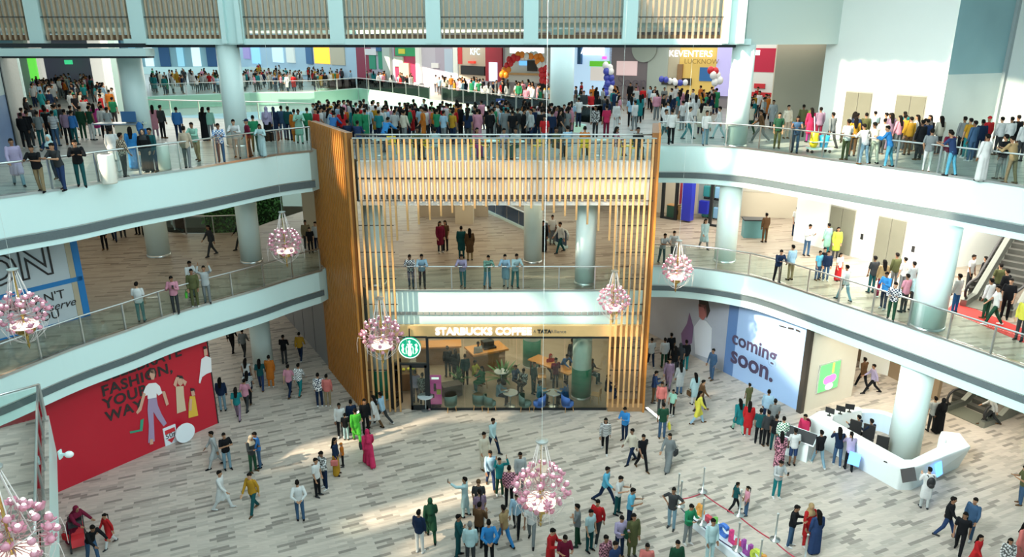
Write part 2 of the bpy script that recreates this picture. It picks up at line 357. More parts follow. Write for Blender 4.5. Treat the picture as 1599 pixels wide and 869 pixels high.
# ---------------- ground floor and middle floor walls
gw = Wall((-16.5, 47.0), (-9.75, 35.75)); mb = MB(); gw.slab(mb, 0, gw.L, 0, L1-1.62, .15)
struct('wall_left', mb, [GREYW])
mb = MB()
for i in range(1, 6): gw.slab(mb, i*gw.L/6-.015, i*gw.L/6+.015, 0, L1-1.62, .02, .01)
struct('trim_80', mb, [DARKM])
struct('wall_ground_back', MB().box((-20, 66, 2.1), (60, .2, 4.2)), [BEIGE])
mb = MB(); Wm = Wall((-5.9, 45.5), (4.2, 45.5)); Wm.slab(mb, 0, 4.4, L1, L2-1.8, .2); struct('wall_middle_centre', mb, [mat('tan_wall', (.50, .42, .32), .45)])
struct('column', MB().box((-2.9, 44.2, 7.8), (1.1, 1.1, 4)), [BEIGE])
struct('column', MB().box((-11.4, 41.5, 7.8), (1.0, 1.0, 4)), [BEIGE]); struct('column', MB().box((-9.6, 41.5, 7.8), (.9, .9, 4)), [BEIGE])
struct('wall_middle_far', MB().box((0, 62, 7.8), (80, .2, 4)), [BEIGE])
mb = MB(); swall.slab(mb, 0, swall.L, 0, L1-1.62, .2); struct('wall_screen', mb, [mat('stone_wall', (.66, .64, .56), .4, noise=.06, nscale=1.2)])
mb = MB(); swall.slab(mb, -.14, .08, 0, L1-1.6, .25, .04); struct('trim_81', mb, [mat('dark_post', (.04, .035, .03), .4)])
struct('wall_corridor', MB().box((17.6, 37.6, 2.1), (2.6, .2, 4.2)).box((19.6, 34.2, 2.1), (.2, 5, 4.2), .35), [mat('corridor_brown', (.30, .22, .14), .5)])
mb = MB(); Wc = Wall((18.3, 35.5), (21.8, 32.4)); Wc.slab(mb, 0, 2.2, 0, L1-1.62, .15); struct('wall_lobby', mb, [WALLW])
struct('wall_right_back', MB().box((27, 38, 2.1), (14, .2, 4.2)), [mat('dark_green_wall', (.16, .17, .13), .5)])
# ---------------- landing close to the camera on the left
brp = [W(-120, 700, L1), W(76, 648, L1), W(78, 880, L1), W(78, 1100, L1), V((-40, 2, 0)), V((-40, 19, 0))]
struct('floor_landing', MB().prism(brp, L1-1.3, L1, 0, 1), [WHITE, FLOOR])
# ---------------- added unseen roof, pierced so the sun lands on chosen patches
def dn(P): return P-SUN_D*((25-P.z)/-SUN_D.z)*-1 if False else P+(-SUN_D)*((25-P.z)/sin(SUN_EL))
fin = Wall((-9.6, 35.4), (-6.9, 30.7))
def vquad(x0, x1, z0, z1, y): return [V((x0, y, z0)), V((x1, y, z0)), V((x1, y, z1)), V((x0, y, z1))]
def gq(*px): return [W(u, v, 0) for u, v in px]
def wq(wall, *px): return [wall.at(*wall.px(u, v)) for u, v in px]
T = [[rw.at(-.4, 11), rw.at(rw.L, 11), rw.at(rw.L, 15.3), rw.at(-.4, 15.3)], [rg.at(0, 11), rg.at(rg.L, 11), rg.at(rg.L, 15), rg.at(0, 15)],
     [rx.at(0, 11), rx.at(5, 11), rx.at(5, 14.6), rx.at(0, 14.6)],
     [V((10.2, 36, 9.7)), V((11.4, 36, 9.7)), V((11.4, 36, 16.2)), V((10.2, 36, 16.2))],
     [W(1158, 231, L2), W(1300, 250, L2), W(1300, 250, L2)-V((0, 0, 1.9)), W(1158, 231, L2)-V((0, 0, 1.9))],
     [W(1300, 250, L2), W(1500, 278, L2), W(1500, 278, L2)-V((0, 0, 1.9)), W(1300, 250, L2)-V((0, 0, 1.9))],
     [W(1180, 225, L2), W(1400, 255, L2), W(1440, 215, L2), W(1200, 200, L2)],
     vquad(-4.9, -.9, 9.6, 12.4, SLY), vquad(-.5, .8, 9.6, 11.6, SLY), vquad(1.6, 6.1, 9.6, 11.3, SLY), vquad(-6.3, -5.3, 9.6, 11.0, SLY),
     vquad(-5.8, 1.2, 4.4, 5.75, FY), vquad(2.1, 3.3, 4.3, 5.6, FY), vquad(4.2, 6.1, 2.2, 5.0, SLY), vquad(-6.6, -5.0, 4.0, 8.0, SLY),
     gq((660, 650), (660, 660), (385, 735), (385, 722)), gq((845, 725), (830, 752), (560, 828), (540, 815)), gq((770, 795), (760, 806), (640, 866), (620, 860)),
     gq((600, 646), (835, 646), (830, 653), (600, 656)), gq((640, 672), (640, 676), (420, 735), (420, 731)),
     wq(cwall, (1152, 462), (1256, 500), (1256, 610), (1190, 545), (1150, 530)),
     wq(fin, (518, 208), (535, 210), (540, 300), (528, 280)), wq(fin, (522, 425), (542, 432), (540, 495), (530, 480))]
TP = [[(q.x, q.y) for q in map(dn, t)] for t in T]  # patches meant to be sunlit, traced back to holes in the roof
def inside(x, y, P):
    c = False; j = len(P)-1
    for i in range(len(P)):
        if (P[i][1] > y) != (P[j][1] > y) and x < (P[j][0]-P[i][0])*(y-P[i][1])/(P[j][1]-P[i][1])+P[i][0]: c = not c
        j = i
    return c
mb = MB(); CS = .3; idx = {}
def rv(i, j):
    if (i, j) not in idx: idx[(i, j)] = len(mb.v); mb.v.append((-70+i*CS, -25+j*CS, 25))
    return idx[(i, j)]
BB = [(min(p[0] for p in P), max(p[0] for p in P), min(p[1] for p in P), max(p[1] for p in P)) for P in TP]
for i in range(int(105/CS)):
    for j in range(int(72/CS)):
        x, y = -70+(i+.5)*CS, -25+(j+.5)*CS
        if not any(b[0] <= x <= b[1] and b[2] <= y <= b[3] and inside(x, y, P) for b, P in zip(BB, TP)):
            mb.f.append((rv(i, j), rv(i, j+1), rv(i+1, j+1), rv(i+1, j))); mb.m.append(0)
struct('sun_mask_roof', mb, [mat('sun_mask_panel', (.7, .74, .74), .6)])  # added sheet that blocks the sun everywhere outside those patches
# ---------------- glass balustrades
def balustrade(path, z, label, step=1.55, group=None, posts=True, h=1.08):
    P = resample(path, step); c = P[len(P)//2]; t = thing('glass_balustrade', label, 'balustrade', (c.x, c.y, z), group=group)
    o = V((c.x, c.y, 0)); Q = [p-o for p in P]
    obj('handrail', MB().tube([(q.x, q.y, h) for q in Q], .035, 6), [METAL], t, True)
    pm = MB().box((0, 0, h/2), (.05, .07, h)).mesh('post'); pm.materials.append(METAL)
    for i, q in enumerate(Q):
        d = (Q[min(i+1, len(Q)-1)]-Q[max(i-1, 0)])
        if posts:
            p = obj('post', pm, None, t); p.location = q; p.rotation_euler = (0, 0, atan2(d.y, d.x))
        if i+1 < len(Q):
            a, b = q.lerp(Q[i+1], .03), q.lerp(Q[i+1], .97)
            obj('glass_pane', MB().bar((a.x, a.y, .54), (b.x, b.y, .54), .018, .92), [GLASS], t)
    return t
def inset(path, d):
    P = [V((p[0], p[1], 0)) for p in path]; out = []
    for i in range(len(P)):
        t = (P[min(i+1, len(P)-1)]-P[max(i-1, 0)]).normalized(); out.append(P[i]-V((t.y, -t.x, 0))*d)
    return out
balustrade(inset(e2l, .12), L2, 'curved glass balustrade along the upper balcony on the side of the timber fin')
balustrade(inset(e2r, .12), L2, 'curved glass balustrade along the upper balcony before the lift doors')
balustrade(inset(e1l, .12), L1, 'curved glass balustrade on the middle balcony above the red hoarding')
balustrade(inset(e1r, .12), L1, 'curved glass balustrade on the middle balcony above the white reception desk')
balustrade([(-5.9, FY+.12), (5.3, FY+.12)], L1, 'straight glass balustrade on the middle floor above the coffee shop sign', 1.6)
balustrade([(-6.6, FY+.12), (5.95, FY+.12)], L2, 'straight glass balustrade behind the top of the slat screen', 1.6)
balustrade(pl([(268, 350), (275, 362), (292, 366), (330, 366), (380, 364)], L1), L1, 'curved glass balustrade in front of the green plant wall', 1.5)
balustrade(pl([(236, 151), (389, 145), (490, 144), (560, 138), (649, 151), (671, 156)], L2), L2, 'far glass balustrade round the upper void below the crowd', 3)
balustrade(pl([(690, 157), (760, 168), (858, 182), (916, 195), (950, 190)], L2), L2, 'glass balustrade in front of the fast food counters', 2)
balustrade([p-V((0, .1, 0)) for p in pl([(225, 181), (420, 186), (640, 195)], L2)], L2, 'near glass balustrade of the upper void behind the crowd', 2.2)
balustrade([W(-60, 690, L1), W(72, 651, L1)], L1, 'glass balustrade at the far end of the landing beside the red hoarding', 2)
balustrade([W(70, 655, L1), W(70, 900, L1)], L1, 'glass balustrade along the white edge of the landing', 1.7)
# pale green glazed band under the far edge of the upper void
strip('trim_110', [q for q in pl([(225, 150), (389, 144), (490, 143), (560, 137), (649, 150), (671, 155), (760, 167), (858, 181), (916, 194)], L2)], L2-1.2, L2-.08, .06, mat('mint_glazing', (.38, .72, .60), .15))
# ================================================================ COFFEE SHOP FRONT
finh = 12.82
def make_fin(x0, y0, x1, y1, label):
    wl = Wall((x0, y0), (x1, y1)); t = thing('timber_fin', label, 'fin', (x0, y0, 0)); o = V((x0, y0, 0)); mb = MB()
    w0 = Wall((0, 0), (x1-x0, y1-y0)); w0.slab(mb, 0, w0.L, 0, finh, .28, -.05); obj('fin_body', mb, [mat('dark_wood', (.20, .075, .012), .5)], t)
    n = int(w0.L/.27); mb = MB()
    for i in range(n+1): w0.slab(mb, i*w0.L/n-.08, i*w0.L/n+.08, 0, finh+.02, .09, .03)
    obj('rib', mb, [WOOD], t); return t
make_fin(-9.6, 35.4, -6.9, 30.7, 'tall ribbed orange timber fin standing beside the pink flower chandelier')
make_fin(6.12, 30.7, 6.8, 34.4, 'tall timber fin seen edge on beside the blue hoarding')
SX0, SX1, SP = -6.62, 6.0, .24
def pz(v): return WY(800, v, SLY).z
t = thing('slat_screen', 'screen of hanging pale wooden slats across the coffee shop front', 'screen', (0, SLY, 0))
mb = MB(); n = int((SX1-SX0)/SP)
ends = {0: 0, 1: 0, 2: 0, 3: 0, 4: 0, 5: 0}
for i in range(n+1):
    x = SX0+i*SP; q = min(i, n-i); top = finh-.25
    if q <= 6: zb = .02 if x < 0 else .25
    elif q % 2 == 1:
        k = (q-7)//2; zb = pz([375, 360, 350, 343, 337, 332, 328, 325, 322, 320, 318, 317, 316][min(k, 12)])
    else: zb = pz(314)
    mb.box((x, 0, (top+zb)/2), (.08, .08, top-zb))
obj('slat', mb, [WOODP], t)
for z in (12.4, 10.95, 9.98):
    obj('rod', MB().box(((SX0+SX1)/2, .03, z), (SX1-SX0, .03, .035)), [DARKM], t)
for a, b in ((SX0, SX0+6*SP+.1), (SX1-6*SP-.1, SX1)):
    for z in (1.0, 2.1, 3.2, 5.3, 6.5, 7.7, 8.9): obj('rod', MB().box(((a+b)/2, .06, z), (b-a, .03, .035)), [DARKM], t)
obj('planter_shelf', MB().box((SX1-.75, .25, .22), (1.6, .5, .4)), [WOODB], t)
obj('top_rail', MB().tube([(SX0, .05, finh-.22), (SX1, .05, finh-.22)], .035), [METAL], t)
# slab fronts
struct('trim_89', MB().box((-.25, (30.83+FY)/2, (9.76+L2+.02)/2), (12.5, FY-30.83, L2+.02-9.76)), [mat('warm_white', (.86, .86, .83), .45)])
struct('trim_90', MB().box((-.25, 30.815, 10.9), (12.5, .03, .03)), [DARKM])
mb = MB()
for i in range(50): mb.box((SX0+.4+i*.24, 30.815, 10.12), (.15, .03, .2))
struct('trim_91', mb, [mat('vent_dark', (.10, .085, .07), .5)])
mb = MB()
for i in range(44): mb.box((SX0+.55+i*.275, FY-.03, 4.72), (.24, .04, .14))
struct('trim_92', mb, [mat('vent_grey', (.30, .31, .30), .5)])
struct('trim_93', MB().box((-.3, FY-.02, L1+.03), (11.4, .08, .06)), [METAL])
# sign
BX0, BX1 = -5.75, 6.0
sg = thing('shop_sign', 'pale wooden coffee shop sign board with white lettering', 'sign', (0, SLY+.2, 3.95))
obj('sign_board', MB().box(((BX0+BX1)/2, .1, 0), (BX1-BX0, .2, .52)), [mat('sign_wood', (.78, .50, .22), .45, noise=.12, nscale=2)], sg)
LIT = mat('lit_white', (.95, .95, .95), .5, emit=(1, 1, 1), es=.7)
def front_mw(x, y, z): return Matrix.Translation((x, y, z)) @ Matrix.Rotation(pi/2, 4, 'X')
def sx(u, v, y=SLY+.15): return WY(u, v, y)
text('lettering', 'STARBUCKS COFFEE', .475, LIT, sg, front_mw(sx(755, 518).x, SLY+.16, 3.95), .05, off=.012)
text('lettering', '· A', .2, mat('grey_ink', (.25, .2, .15), .6), sg, front_mw(sx(833, 518).x, SLY+.19, 3.94), .01)
text('lettering', 'TATA', .24, BLACK, sg, front_mw(sx(850, 518).x, SLY+.19, 3.94), .012, off=.012)
text('lettering', 'Alliance', .23, mat('grey_ink', (.25, .2, .15), .6), sg, front_mw(sx(872, 518).x, SLY+.19, 3.94), .01)
# round logo
LG = mat('logo_green', (.0, .30, .16), .4, emit=(0, .5, .27), es=.35); LW = mat('logo_white', (.85, .95, .9), .4, emit=(.8, 1, .9), es=.75)
c = WY(640, 542, SLY+.1); lg = thing('round_sign', 'round lit green and white emblem sign hanging by the shop door', 'sign', c)
def disc(mb, r, y0, y1, n=40, r0=0):
    P = [(r*cos(2*pi*k/n), r*sin(2*pi*k/n)) for k in range(n)]
    if r0 == 0: return mb.add([(x, y0, z) for x, z in P]+[(x, y1, z) for x, z in P], [tuple(range(n))]+[(k, n+k, n+(k+1) % n, (k+1) % n) for k in range(n)]+[tuple(range(2*n-1, n-1, -1))])
    Q = [(r0*cos(2*pi*k/n), r0*sin(2*pi*k/n)) for k in range(n)]
    return mb.add([(x, y0, z) for x, z in P]+[(x, y0, z) for x, z in Q]+[(x, y1, z) for x, z in P]+[(x, y1, z) for x, z in Q],
                  [(k, (k+1) % n, n+(k+1) % n, n+k) for k in range(n)]+[(k, 2*n+k, 2*n+(k+1) % n, (k+1) % n) for k in range(n)]+[(n+k, n+(k+1) % n, 3*n+(k+1) % n, 3*n+k) for k in range(n)])
obj('disc', disc(MB(), .5, -.08, .08), [LG], lg)
obj('rim', disc(MB(), .5, -.1, -.08, 40, .465), [LW], lg)
def plate(mb, pts, y0=-.12, y1=-.08):
    n = len(pts); return mb.add([(x, y0, z) for x, z in pts]+[(x, y1, z) for x, z in pts], [tuple(range(n))]+[(k, n+k, n+(k+1) % n, (k+1) % n) for k in range(n)])
mb = MB(); plate(mb, [(.1*cos(a)*.95, .08+.13*sin(a)) for a in [2*pi*k/18 for k in range(18)]])                      # face
plate(mb, [(-.15, .2), (-.11, .26), (-.06, .22), (0, .33), (.06, .22), (.11, .26), (.15, .2), (.1, .17), (-.1, .17)])        # crown
plate(mb, [(0, .47), (.02, .40), (.07, .40), (.03, .36), (.05, .31), (0, .34), (-.05, .31), (-.03, .36), (-.07, .40), (-.02, .40)])
plate(mb, [(-.07, -.05), (.07, -.05), (.12, -.3), (.06, -.44), (-.06, -.44), (-.12, -.3)])                                    # body
for s_ in (-1, 1):
    plate(mb, [(s_*x, z) for x, z in ((.12, .1), (.17, -.02), (.15, -.18), (.18, -.33), (.21, -.33), (.2, -.15), (.22, -.02), (.16, .12))])   # hair
    plate(mb, [(s_*x, z) for x, z in ((.25, -.34), (.33, -.2), (.29, -.05), (.33, .1), (.27, .2), (.37, .26), (.43, .14), (.38, .02), (.44, -.1), (.38, -.24))])   # tails
obj('emblem', flip(mb), [LW], lg).scale = (.86, 1, .86)
obj('bracket', MB().tube([(0, 0, .5), (0, .05, .9)], .03), [DARKM], lg)
# glass front and door
gf = thing('shop_window', 'large glass front of the coffee shop beside the dark framed door', 'window', (0, SLY+.2, 0))
gx = [sx(671, 600).x, -2.2, .2, 2.4, SX1-6*SP-.15]
for a, b in zip(gx, gx[1:]): obj('glass_pane', MB().box(((a+b)/2, 0, 1.9), (b-a-.02, .02, 3.6)), [SHOPGLASS], gf)
obj('frame', MB().box(((gx[0]+gx[-1])/2, 0, .05), (gx[-1]-gx[0], .08, .1)).box(((gx[0]+gx[-1])/2, 0, 3.66), (gx[-1]-gx[0], .08, .08)), [DARKM], gf)
ds = thing('shop_entrance', 'dark framed glass entrance of the coffee shop with one leaf open', 'door', (0, SLY+.2, 0))
xa, xm, xb = sx(612, 620).x, sx(643, 620).x, sx(670, 620).x
mb = MB()
for x in (xa, xb): mb.box((x, 0, 1.9), (.12, .12, 3.6))
mb.box(((xa+xb)/2, 0, 2.35), (xb-xa, .1, .1)).box(((xa+xb)/2, 0, 3.68), (xb-xa, .1, .08)); obj('frame', mb, [DARKM], ds)
obj('transom_pane', MB().box(((xa+xb)/2, 0, 3.0), (xb-xa-.1, .02, 1.2)), [SHOPGLASS], ds)
wd_ = xb-xm
mb = MB().box((-wd_/2, 0, .12), (wd_, .06, .24)).box((-wd_/2, 0, 2.22), (wd_, .06, .12)).box((-.06, 0, 1.15), (.12, .06, 2.3)).box((-wd_+.05, 0, 1.15), (.1, .06, 2.3))
d1 = obj('door_leaf', mb, [DARKM], ds); d1.location = (xb-.05, 0, 0); obj('leaf_glass', MB().box((-wd_/2, 0, 1.2), (wd_-.2, .02, 2.0)), [SHOPGLASS], d1)
d2 = obj('door_leaf', mb.mesh('leaf'), [DARKM], ds); d2.location = (xa+.05, .02, 0); d2.rotation_euler = (0, 0, -R(112)); obj('leaf_glass', MB().box((-wd_/2, 0, 1.2), (wd_-.2, .02, 2.0)), [SHOPGLASS], d2)
# interior
struct('wall_shop_back', MB().box((-.5, 46.5, 2.1), (17, .2, 4.2)), [mat('shop_dark_green', (.05, .07, .055), .5, noise=.4, nscale=1.5)])
struct('wall_shop_side', MB().bar((-9.1, 35.6, 2.1), (-6.6, 31.2, 2.1), .15, 4.1), [WOODB])
struct('trim_95', MB().prism([(-6.5, SLY+.3), (5.8, SLY+.3), (6.5, 35), (7, 46), (-9.5, 46), (-9.2, 36)], .0, .012), [mat('shop_floor', (.40, .31, .22), .4, noise=.12, nscale=2)])
mb = MB()
for i in range(12): mb.box((5.2+i*.02, 33+i*.42, 2.0), (.08, .08, 4.0))
so = thing('slat_divider', 'brown slatted divider at the side of the coffee shop behind the round column', 'divider', (0, 0, 0)); obj('slat', mb, [WOODB], so); obj('rod', MB().bar((5.2, 33, 2.8), (5.42, 37.6, 2.8), .04, .04), [DARKM], so)
def g0(u, v): p = W(u, v, 0); return (p.x, p.y, 0)
# service counter
p = g0(766, 578); t = thing('service_counter', 'wooden service counter with orange top inside the coffee shop', 'counter', p, .45)
obj('body', MB().box((0, .5, .5), (1.7, 1.0, 1.0)).box((-.9, .5, .45), (.12, 1.04, .9)), [WOODB], t)
obj('worktop', MB().box((0, .5, 1.05), (2.0, 1.25, .1)), [mat('orange_top', (.72, .30, .06), .35)], t)
obj('coffee_machine', MB().box((.1, .6, 1.28), (.6, .4, .36)).box((.1, .45, 1.16), (.7, .5, .08)), [DARKM], t)
p = g0(680, 570); t = thing('bar_counter', 'low bar counter with orange front behind the pink menu poster', 'counter', p, .1)
obj('body', MB().box((0, .4, .5), (2.6, .8, 1.0)), [WOODB], t); obj('worktop', MB().box((0, .4, 1.04), (2.8, .95, .08)), [mat('orange_top', (.72, .30, .06), .35)], t)
p = g0(628, 612); t = thing('pastry_case', 'lit pastry case on a wooden base seen through the shop doorway', 'display case', p, .15)
obj('base', MB().box((0, .5, .45), (1.6, .8, .9)), [WOODB], t); obj('glass_case', MB().box((0, .5, 1.15), (1.5, .7, .5)), [SHOPGLASS], t)
mb = MB()
for i in range(6): mb.ball((-.6+i*.24, .5, 1.0), (.09, .12, .07), 8, 5)
obj('pastry', mb, [mat('pastry_yellow', (.75, .72, .08), .6)], t); obj('lamp_strip', MB().box((0, .3, 1.38), (1.4, .04, .03)), [mat('warm_lit', (1, .9, .7), .5, emit=(1, .85, .55), es=5)], t)
p = g0(708, 620); t = thing('planter_box', 'dark brown planter box inside the coffee shop window', 'planter', p, .4)
obj('box', MB().box((0, .3, .3), (.95, .6, .6)), [mat('dark_brown', (.10, .07, .055), .6)], t)
pi_ = g0(680, 637); t = thing('menu_stand', 'pink upright menu poster stand behind the shop glass', 'poster stand', pi_)
PINK = mat('poster_pink', (.75, .11, .42), .5, emit=(.8, .1, .45), es=.15)
obj('panel', MB().box((0, .3, .82), (.56, .05, 1.5)), [PINK], t); obj('foot', MB().box((0, .3, .03), (.5, .4, .06)), [BLACK], t)
obj('drink_picture', MB().box((-.02, .268, .95), (.12, .02, .4)).box((-.14, .268, .5), (.16, .02, .2)), [mat('poster_dark', (.10, .05, .05), .6)], t)
obj('price_tag', MB().box((.15, .268, .72), (.2, .02, .26)), [mat('tag_yellow', (.85, .75, .1), .6)], t)
obj('heading_bar', MB().box((0, .268, 1.42), (.34, .02, .1)), [LW], t)
# tables and chairs
def make_table(name, label, top_m, r=.36, h=.74, leg_m=METAL):
    t = thing(name, label, 'table'); obj('table_top', MB().lathe([(0.01, h-.035), (r, h-.035), (r, h), (.01, h)], n=24), [top_m], t, False)
    obj('pedestal', MB().lathe([(.03, .03), (.03, h-.03)], n=10), [leg_m], t, True); obj('base', MB().lathe([(.22, 0), (.22, .02), (.04, .05)], n=20), [leg_m], t); return t
def make_chair(name, label, m, tub=False):
    t = thing(name, label, 'chair')
    if tub:
        obj('seat', MB().lathe([(.22, .22), (.29, .3), (.29, .43), (.26, .45)], n=18), [m], t, True); mb = MB(); A = []
        for k in range(13):
            a = pi*.02+pi*.96*k/12; A += [(.30*cos(a), .30*sin(a), .36), (.31*cos(a), .31*sin(a), .74+.08*sin(a)), (.25*cos(a), .25*sin(a), .74+.08*sin(a)), (.25*cos(a), .25*sin(a), .40)]
        F = [(4*k+j, 4*k+4+j, 4*k+4+(j+1) % 4, 4*k+(j+1) % 4) for k in range(12) for j in range(4)]+[(0, 1, 2, 3), (51, 50, 49, 48)]
        obj('backrest', MB().add(A, F), [m], t, True)
    else:
        obj('seat', MB().box((0, 0, .44), (.42, .42, .04)), [m], t)
        mb = MB(); A = [(-.2+.4*k/8, .2+.05*sin(pi*k/8), z) for k in range(9) for z in (.52, .82)]; mb.add(A+[(x, y+.025, z) for x, y, z in A], [(2*k, 2*k+2, 2*k+3, 2*k+1) for k in range(8)]+[(18+2*k+1, 18+2*k+3, 18+2*k+2, 18+2*k) for k in range(8)]+[(2*k+1, 2*k+3, 21+2*k, 19+2*k) for k in range(8)]); obj('backrest', flip(mb), [m], t)
        obj('back_support', MB().tube([(-.18, .2, .44), (-.18, .22, .8)], .014).tube([(.18, .2, .44), (.18, .22, .8)], .014), [m], t)
    for a, b in ((-1, -1), (1, -1), (1, 1), (-1, 1)): obj('leg', MB().tube([(a*.17, b*.17, .43), (a*.21, b*.21, 0)], .017), [m if not tub else WOODP], t)
    return t
YEL = mat('chair_yellow', (.85, .58, .02), .4); TG = mat('tub_green', (.10, .16, .13), .7); BLU = mat('chair_blue', (.05, .14, .42), .6)
tb = make_table('cafe_table', 'x', mat('table_grey', (.55, .60, .62), .3)); first = True
for u, v, l in ((797, 634, 'small round grey table with cups by the shop glass'), (864, 634, 'round table between two seated guests in blue chairs'), (905, 612, 'small table on the far side of the green banded column'), (665, 640, 'small round table half hidden behind the shop door'), (783, 600, 'round wooden table in the middle of the coffee shop')):
    p = g0(u, v)
    if first: tb.location = p; tb['label'] = l; tb['group'] = 'cafe tables'; first = False
    else: dup(tb, p, label=l, group='cafe tables')
chs = [make_chair('tub_chair', 'x', TG, True), make_chair('tub_chair', 'x', BLU, True), make_chair('side_chair', 'x', WOODP)]; used = [0, 0, 0]
for u, v, rz, k, l in ((704, 640, 200, 0, 'dark green tub chair next to the pink poster'), (748, 638, 170, 0, 'dark green tub chair before the brown planter box'), (765, 640, 120, 0, 'dark green tub chair by the guest in the light blue shirt'), (820, 640, 90, 0, 'dark green tub chair next to the small grey table'),
                       (842, 640, 250, 1, 'blue tub chair on the near side of the shared round table'), (886, 640, 110, 1, 'blue tub chair beside the green banded column'), (846, 600, 0, 2, 'wooden side chair under the end of the long table'), (872, 602, 180, 2, 'wooden side chair on the front of the long table'), (930, 628, 250, 2, 'wooden side chair at the slatted corner of the shop'),
                       (752, 605, 30, 2, 'wooden side chair by the service counter'), (800, 590, 200, 2, 'wooden side chair left empty in mid shop'), (918, 590, 90, 0, 'dark green tub chair against the slatted divider')):
    p = g0(u, v)
    if not used[k]: chs[k].location = p; chs[k].rotation_euler = (0, 0, R(rz)); chs[k]['label'] = l; chs[k]['group'] = 'coffee shop chairs'; used[k] = 1
    else: dup(chs[k], p, R(rz), l, 'coffee shop chairs')
p = g0(875, 600); t = thing('communal_table', 'long orange wooden communal table beside the round column', 'table', (p[0]-.35, p[1]+.5, 0), -.75)
obj('table_top', MB().box((0, 0, .86), (2.7, .85, .06)), [mat('orange_top', (.72, .30, .06), .35)], t)
for a in (-1.2, 1.2):
    for b in (-.34, .34): obj('leg', MB().box((a, b, .42), (.07, .07, .84)), [DARKM], t)
# potted plants
LEAF = mat('leaf_green', (.06, .20, .045), .5, noise=.3, nscale=5); LEAFY = mat('leaf_yellow', (.45, .55, .05), .5)
def plant(u, v, lev, h, label, lm, potm, k=16):
    p = W(u, v, LV[lev]); t = thing('potted_plant', label, 'plant', p); rr = random.Random(u)
    obj('pot', MB().lathe([(.14, 0), (.19, .36), (.17, .36), (.15, .3), (.01, .3)], n=18), [potm], t, True); mb = MB()
    for i in range(k):
        a, el, L = rr.random()*6.28, rr.uniform(.3, 1.35), h*rr.uniform(.6, 1); P = [V((0, 0, .32))]
        for j in range(1, 5):
            f = j/4; P.append(V((cos(a)*cos(el)*L*f, sin(a)*cos(el)*L*f, .32+L*(sin(el)*f-.25*f*f))))
        sd = V((-sin(a), cos(a), 0)); A = []
        for j, q in enumerate(P): ww = (.02, .06, .07, .045, .005)[j]; A += [q-sd*ww, q+sd*ww]
        mb.add(A, [(2*j, 2*j+1, 2*j+3, 2*j+2) for j in range(4)])
    obj('foliage', mb, [lm], t); return t
plant(786, 600, 0, 1.5, 'tall leafy green plant by the wooden service counter', LEAF, DARKM, 26)
plant(716, 602, 0, 1.0, 'leafy plant at the dark back corner of the coffee shop', LEAF, DARKM, 20)
plant(1186, 367, 1, 1.0, 'yellow green potted plant on the lounge counter', LEAFY, WHITE, 22)
plant(1254, 203, 2, 1.5, 'bright potted plant standing at the corner of the upper beige recess', LEAFY, BEIGE, 18)
plant(1451, 215, 2, 1.4, 'bright potted plant beside the second upper lift door', LEAFY, WHITE, 18)
# floor up-light strips beside the fins
for x, y, rz, l in ((-7.35, 30.2, .9, 'short slanted light strip on the floor before the large timber fin'), (6.55, 30.3, -1.2, 'short slanted light strip on the floor beside the slat corner')):
    t = thing('floor_light', l, 'light', (x, y, 0), rz); obj('housing', MB().box((0, 0, .05), (1.4, .16, .1)), [METAL], t); obj('diffuser', MB().box((0, 0, .105), (1.34, .1, .02)), [mat('lit_strip', (1, 1, .95), .4, emit=(1, .97, .88), es=4)], t)
# ================================================================ HOARDINGS
def wpoly(mb, wall, px, off=.02, m=0): return wall.flat(mb, [wall.px(u, v) for u, v in px], off, .012, m)
def wtext(name, wall, body, u, v, size, m, parent, off=.03, align='LEFT', o_=0, **k):
    t, z = wall.px(u, v); return text(name, body, size, m, parent, wall.mw(t, z, off), .006, align, o_, **k)
INK = mat('print_black', (.025, .02, .02), .6); SKINP = mat('print_skin', (.62, .36, .26), .6)
PW = mat('print_white', (.80, .78, .80), .6); PL = mat('print_lilac', (.36, .27, .42), .6); PY = mat('print_yellow', (.72, .45, .05), .6); PC = mat('print_cream', (.62, .48, .33), .6); PB = mat('print_blue', (.05, .15, .33), .6); PG = mat('print_green', (.03, .30, .18), .6)
red = Wall(W(98, 765, 0), W(341, 660, 0)); h = thing('hoarding', 'bright red printed hoarding with black slogan and fashion figures', 'hoarding')
mb = MB(); red.slab(mb, -6, red.L, 0, L1-1.62, .12); obj('board', mb, [mat('hoarding_red', (.50, .012, .03), .32)], h)
mb = MB(); red.slab(mb, red.L-.03, red.L+.02, 0, L1-1.62, .14, .02); obj('edge_strip', mb, [INK], h)
for b_, u, v, s_ in (('CELEBRATE', 154, 591, .62), ('FASHION,', 158, 612, .62), ('YOUR', 161, 632, .62), ('WAY', 165, 652, .62)):
    wtext('lettering', red, b_, u, v, s_, INK, h, off=.02, sp=1.08, o_=.015)
def figure(label_mats):
    for nm, m, pxs in label_mats:
        for i, p in enumerate(pxs): obj(nm, flip(wpoly(MB(), red, p, .016+.004*i)), [m], h)
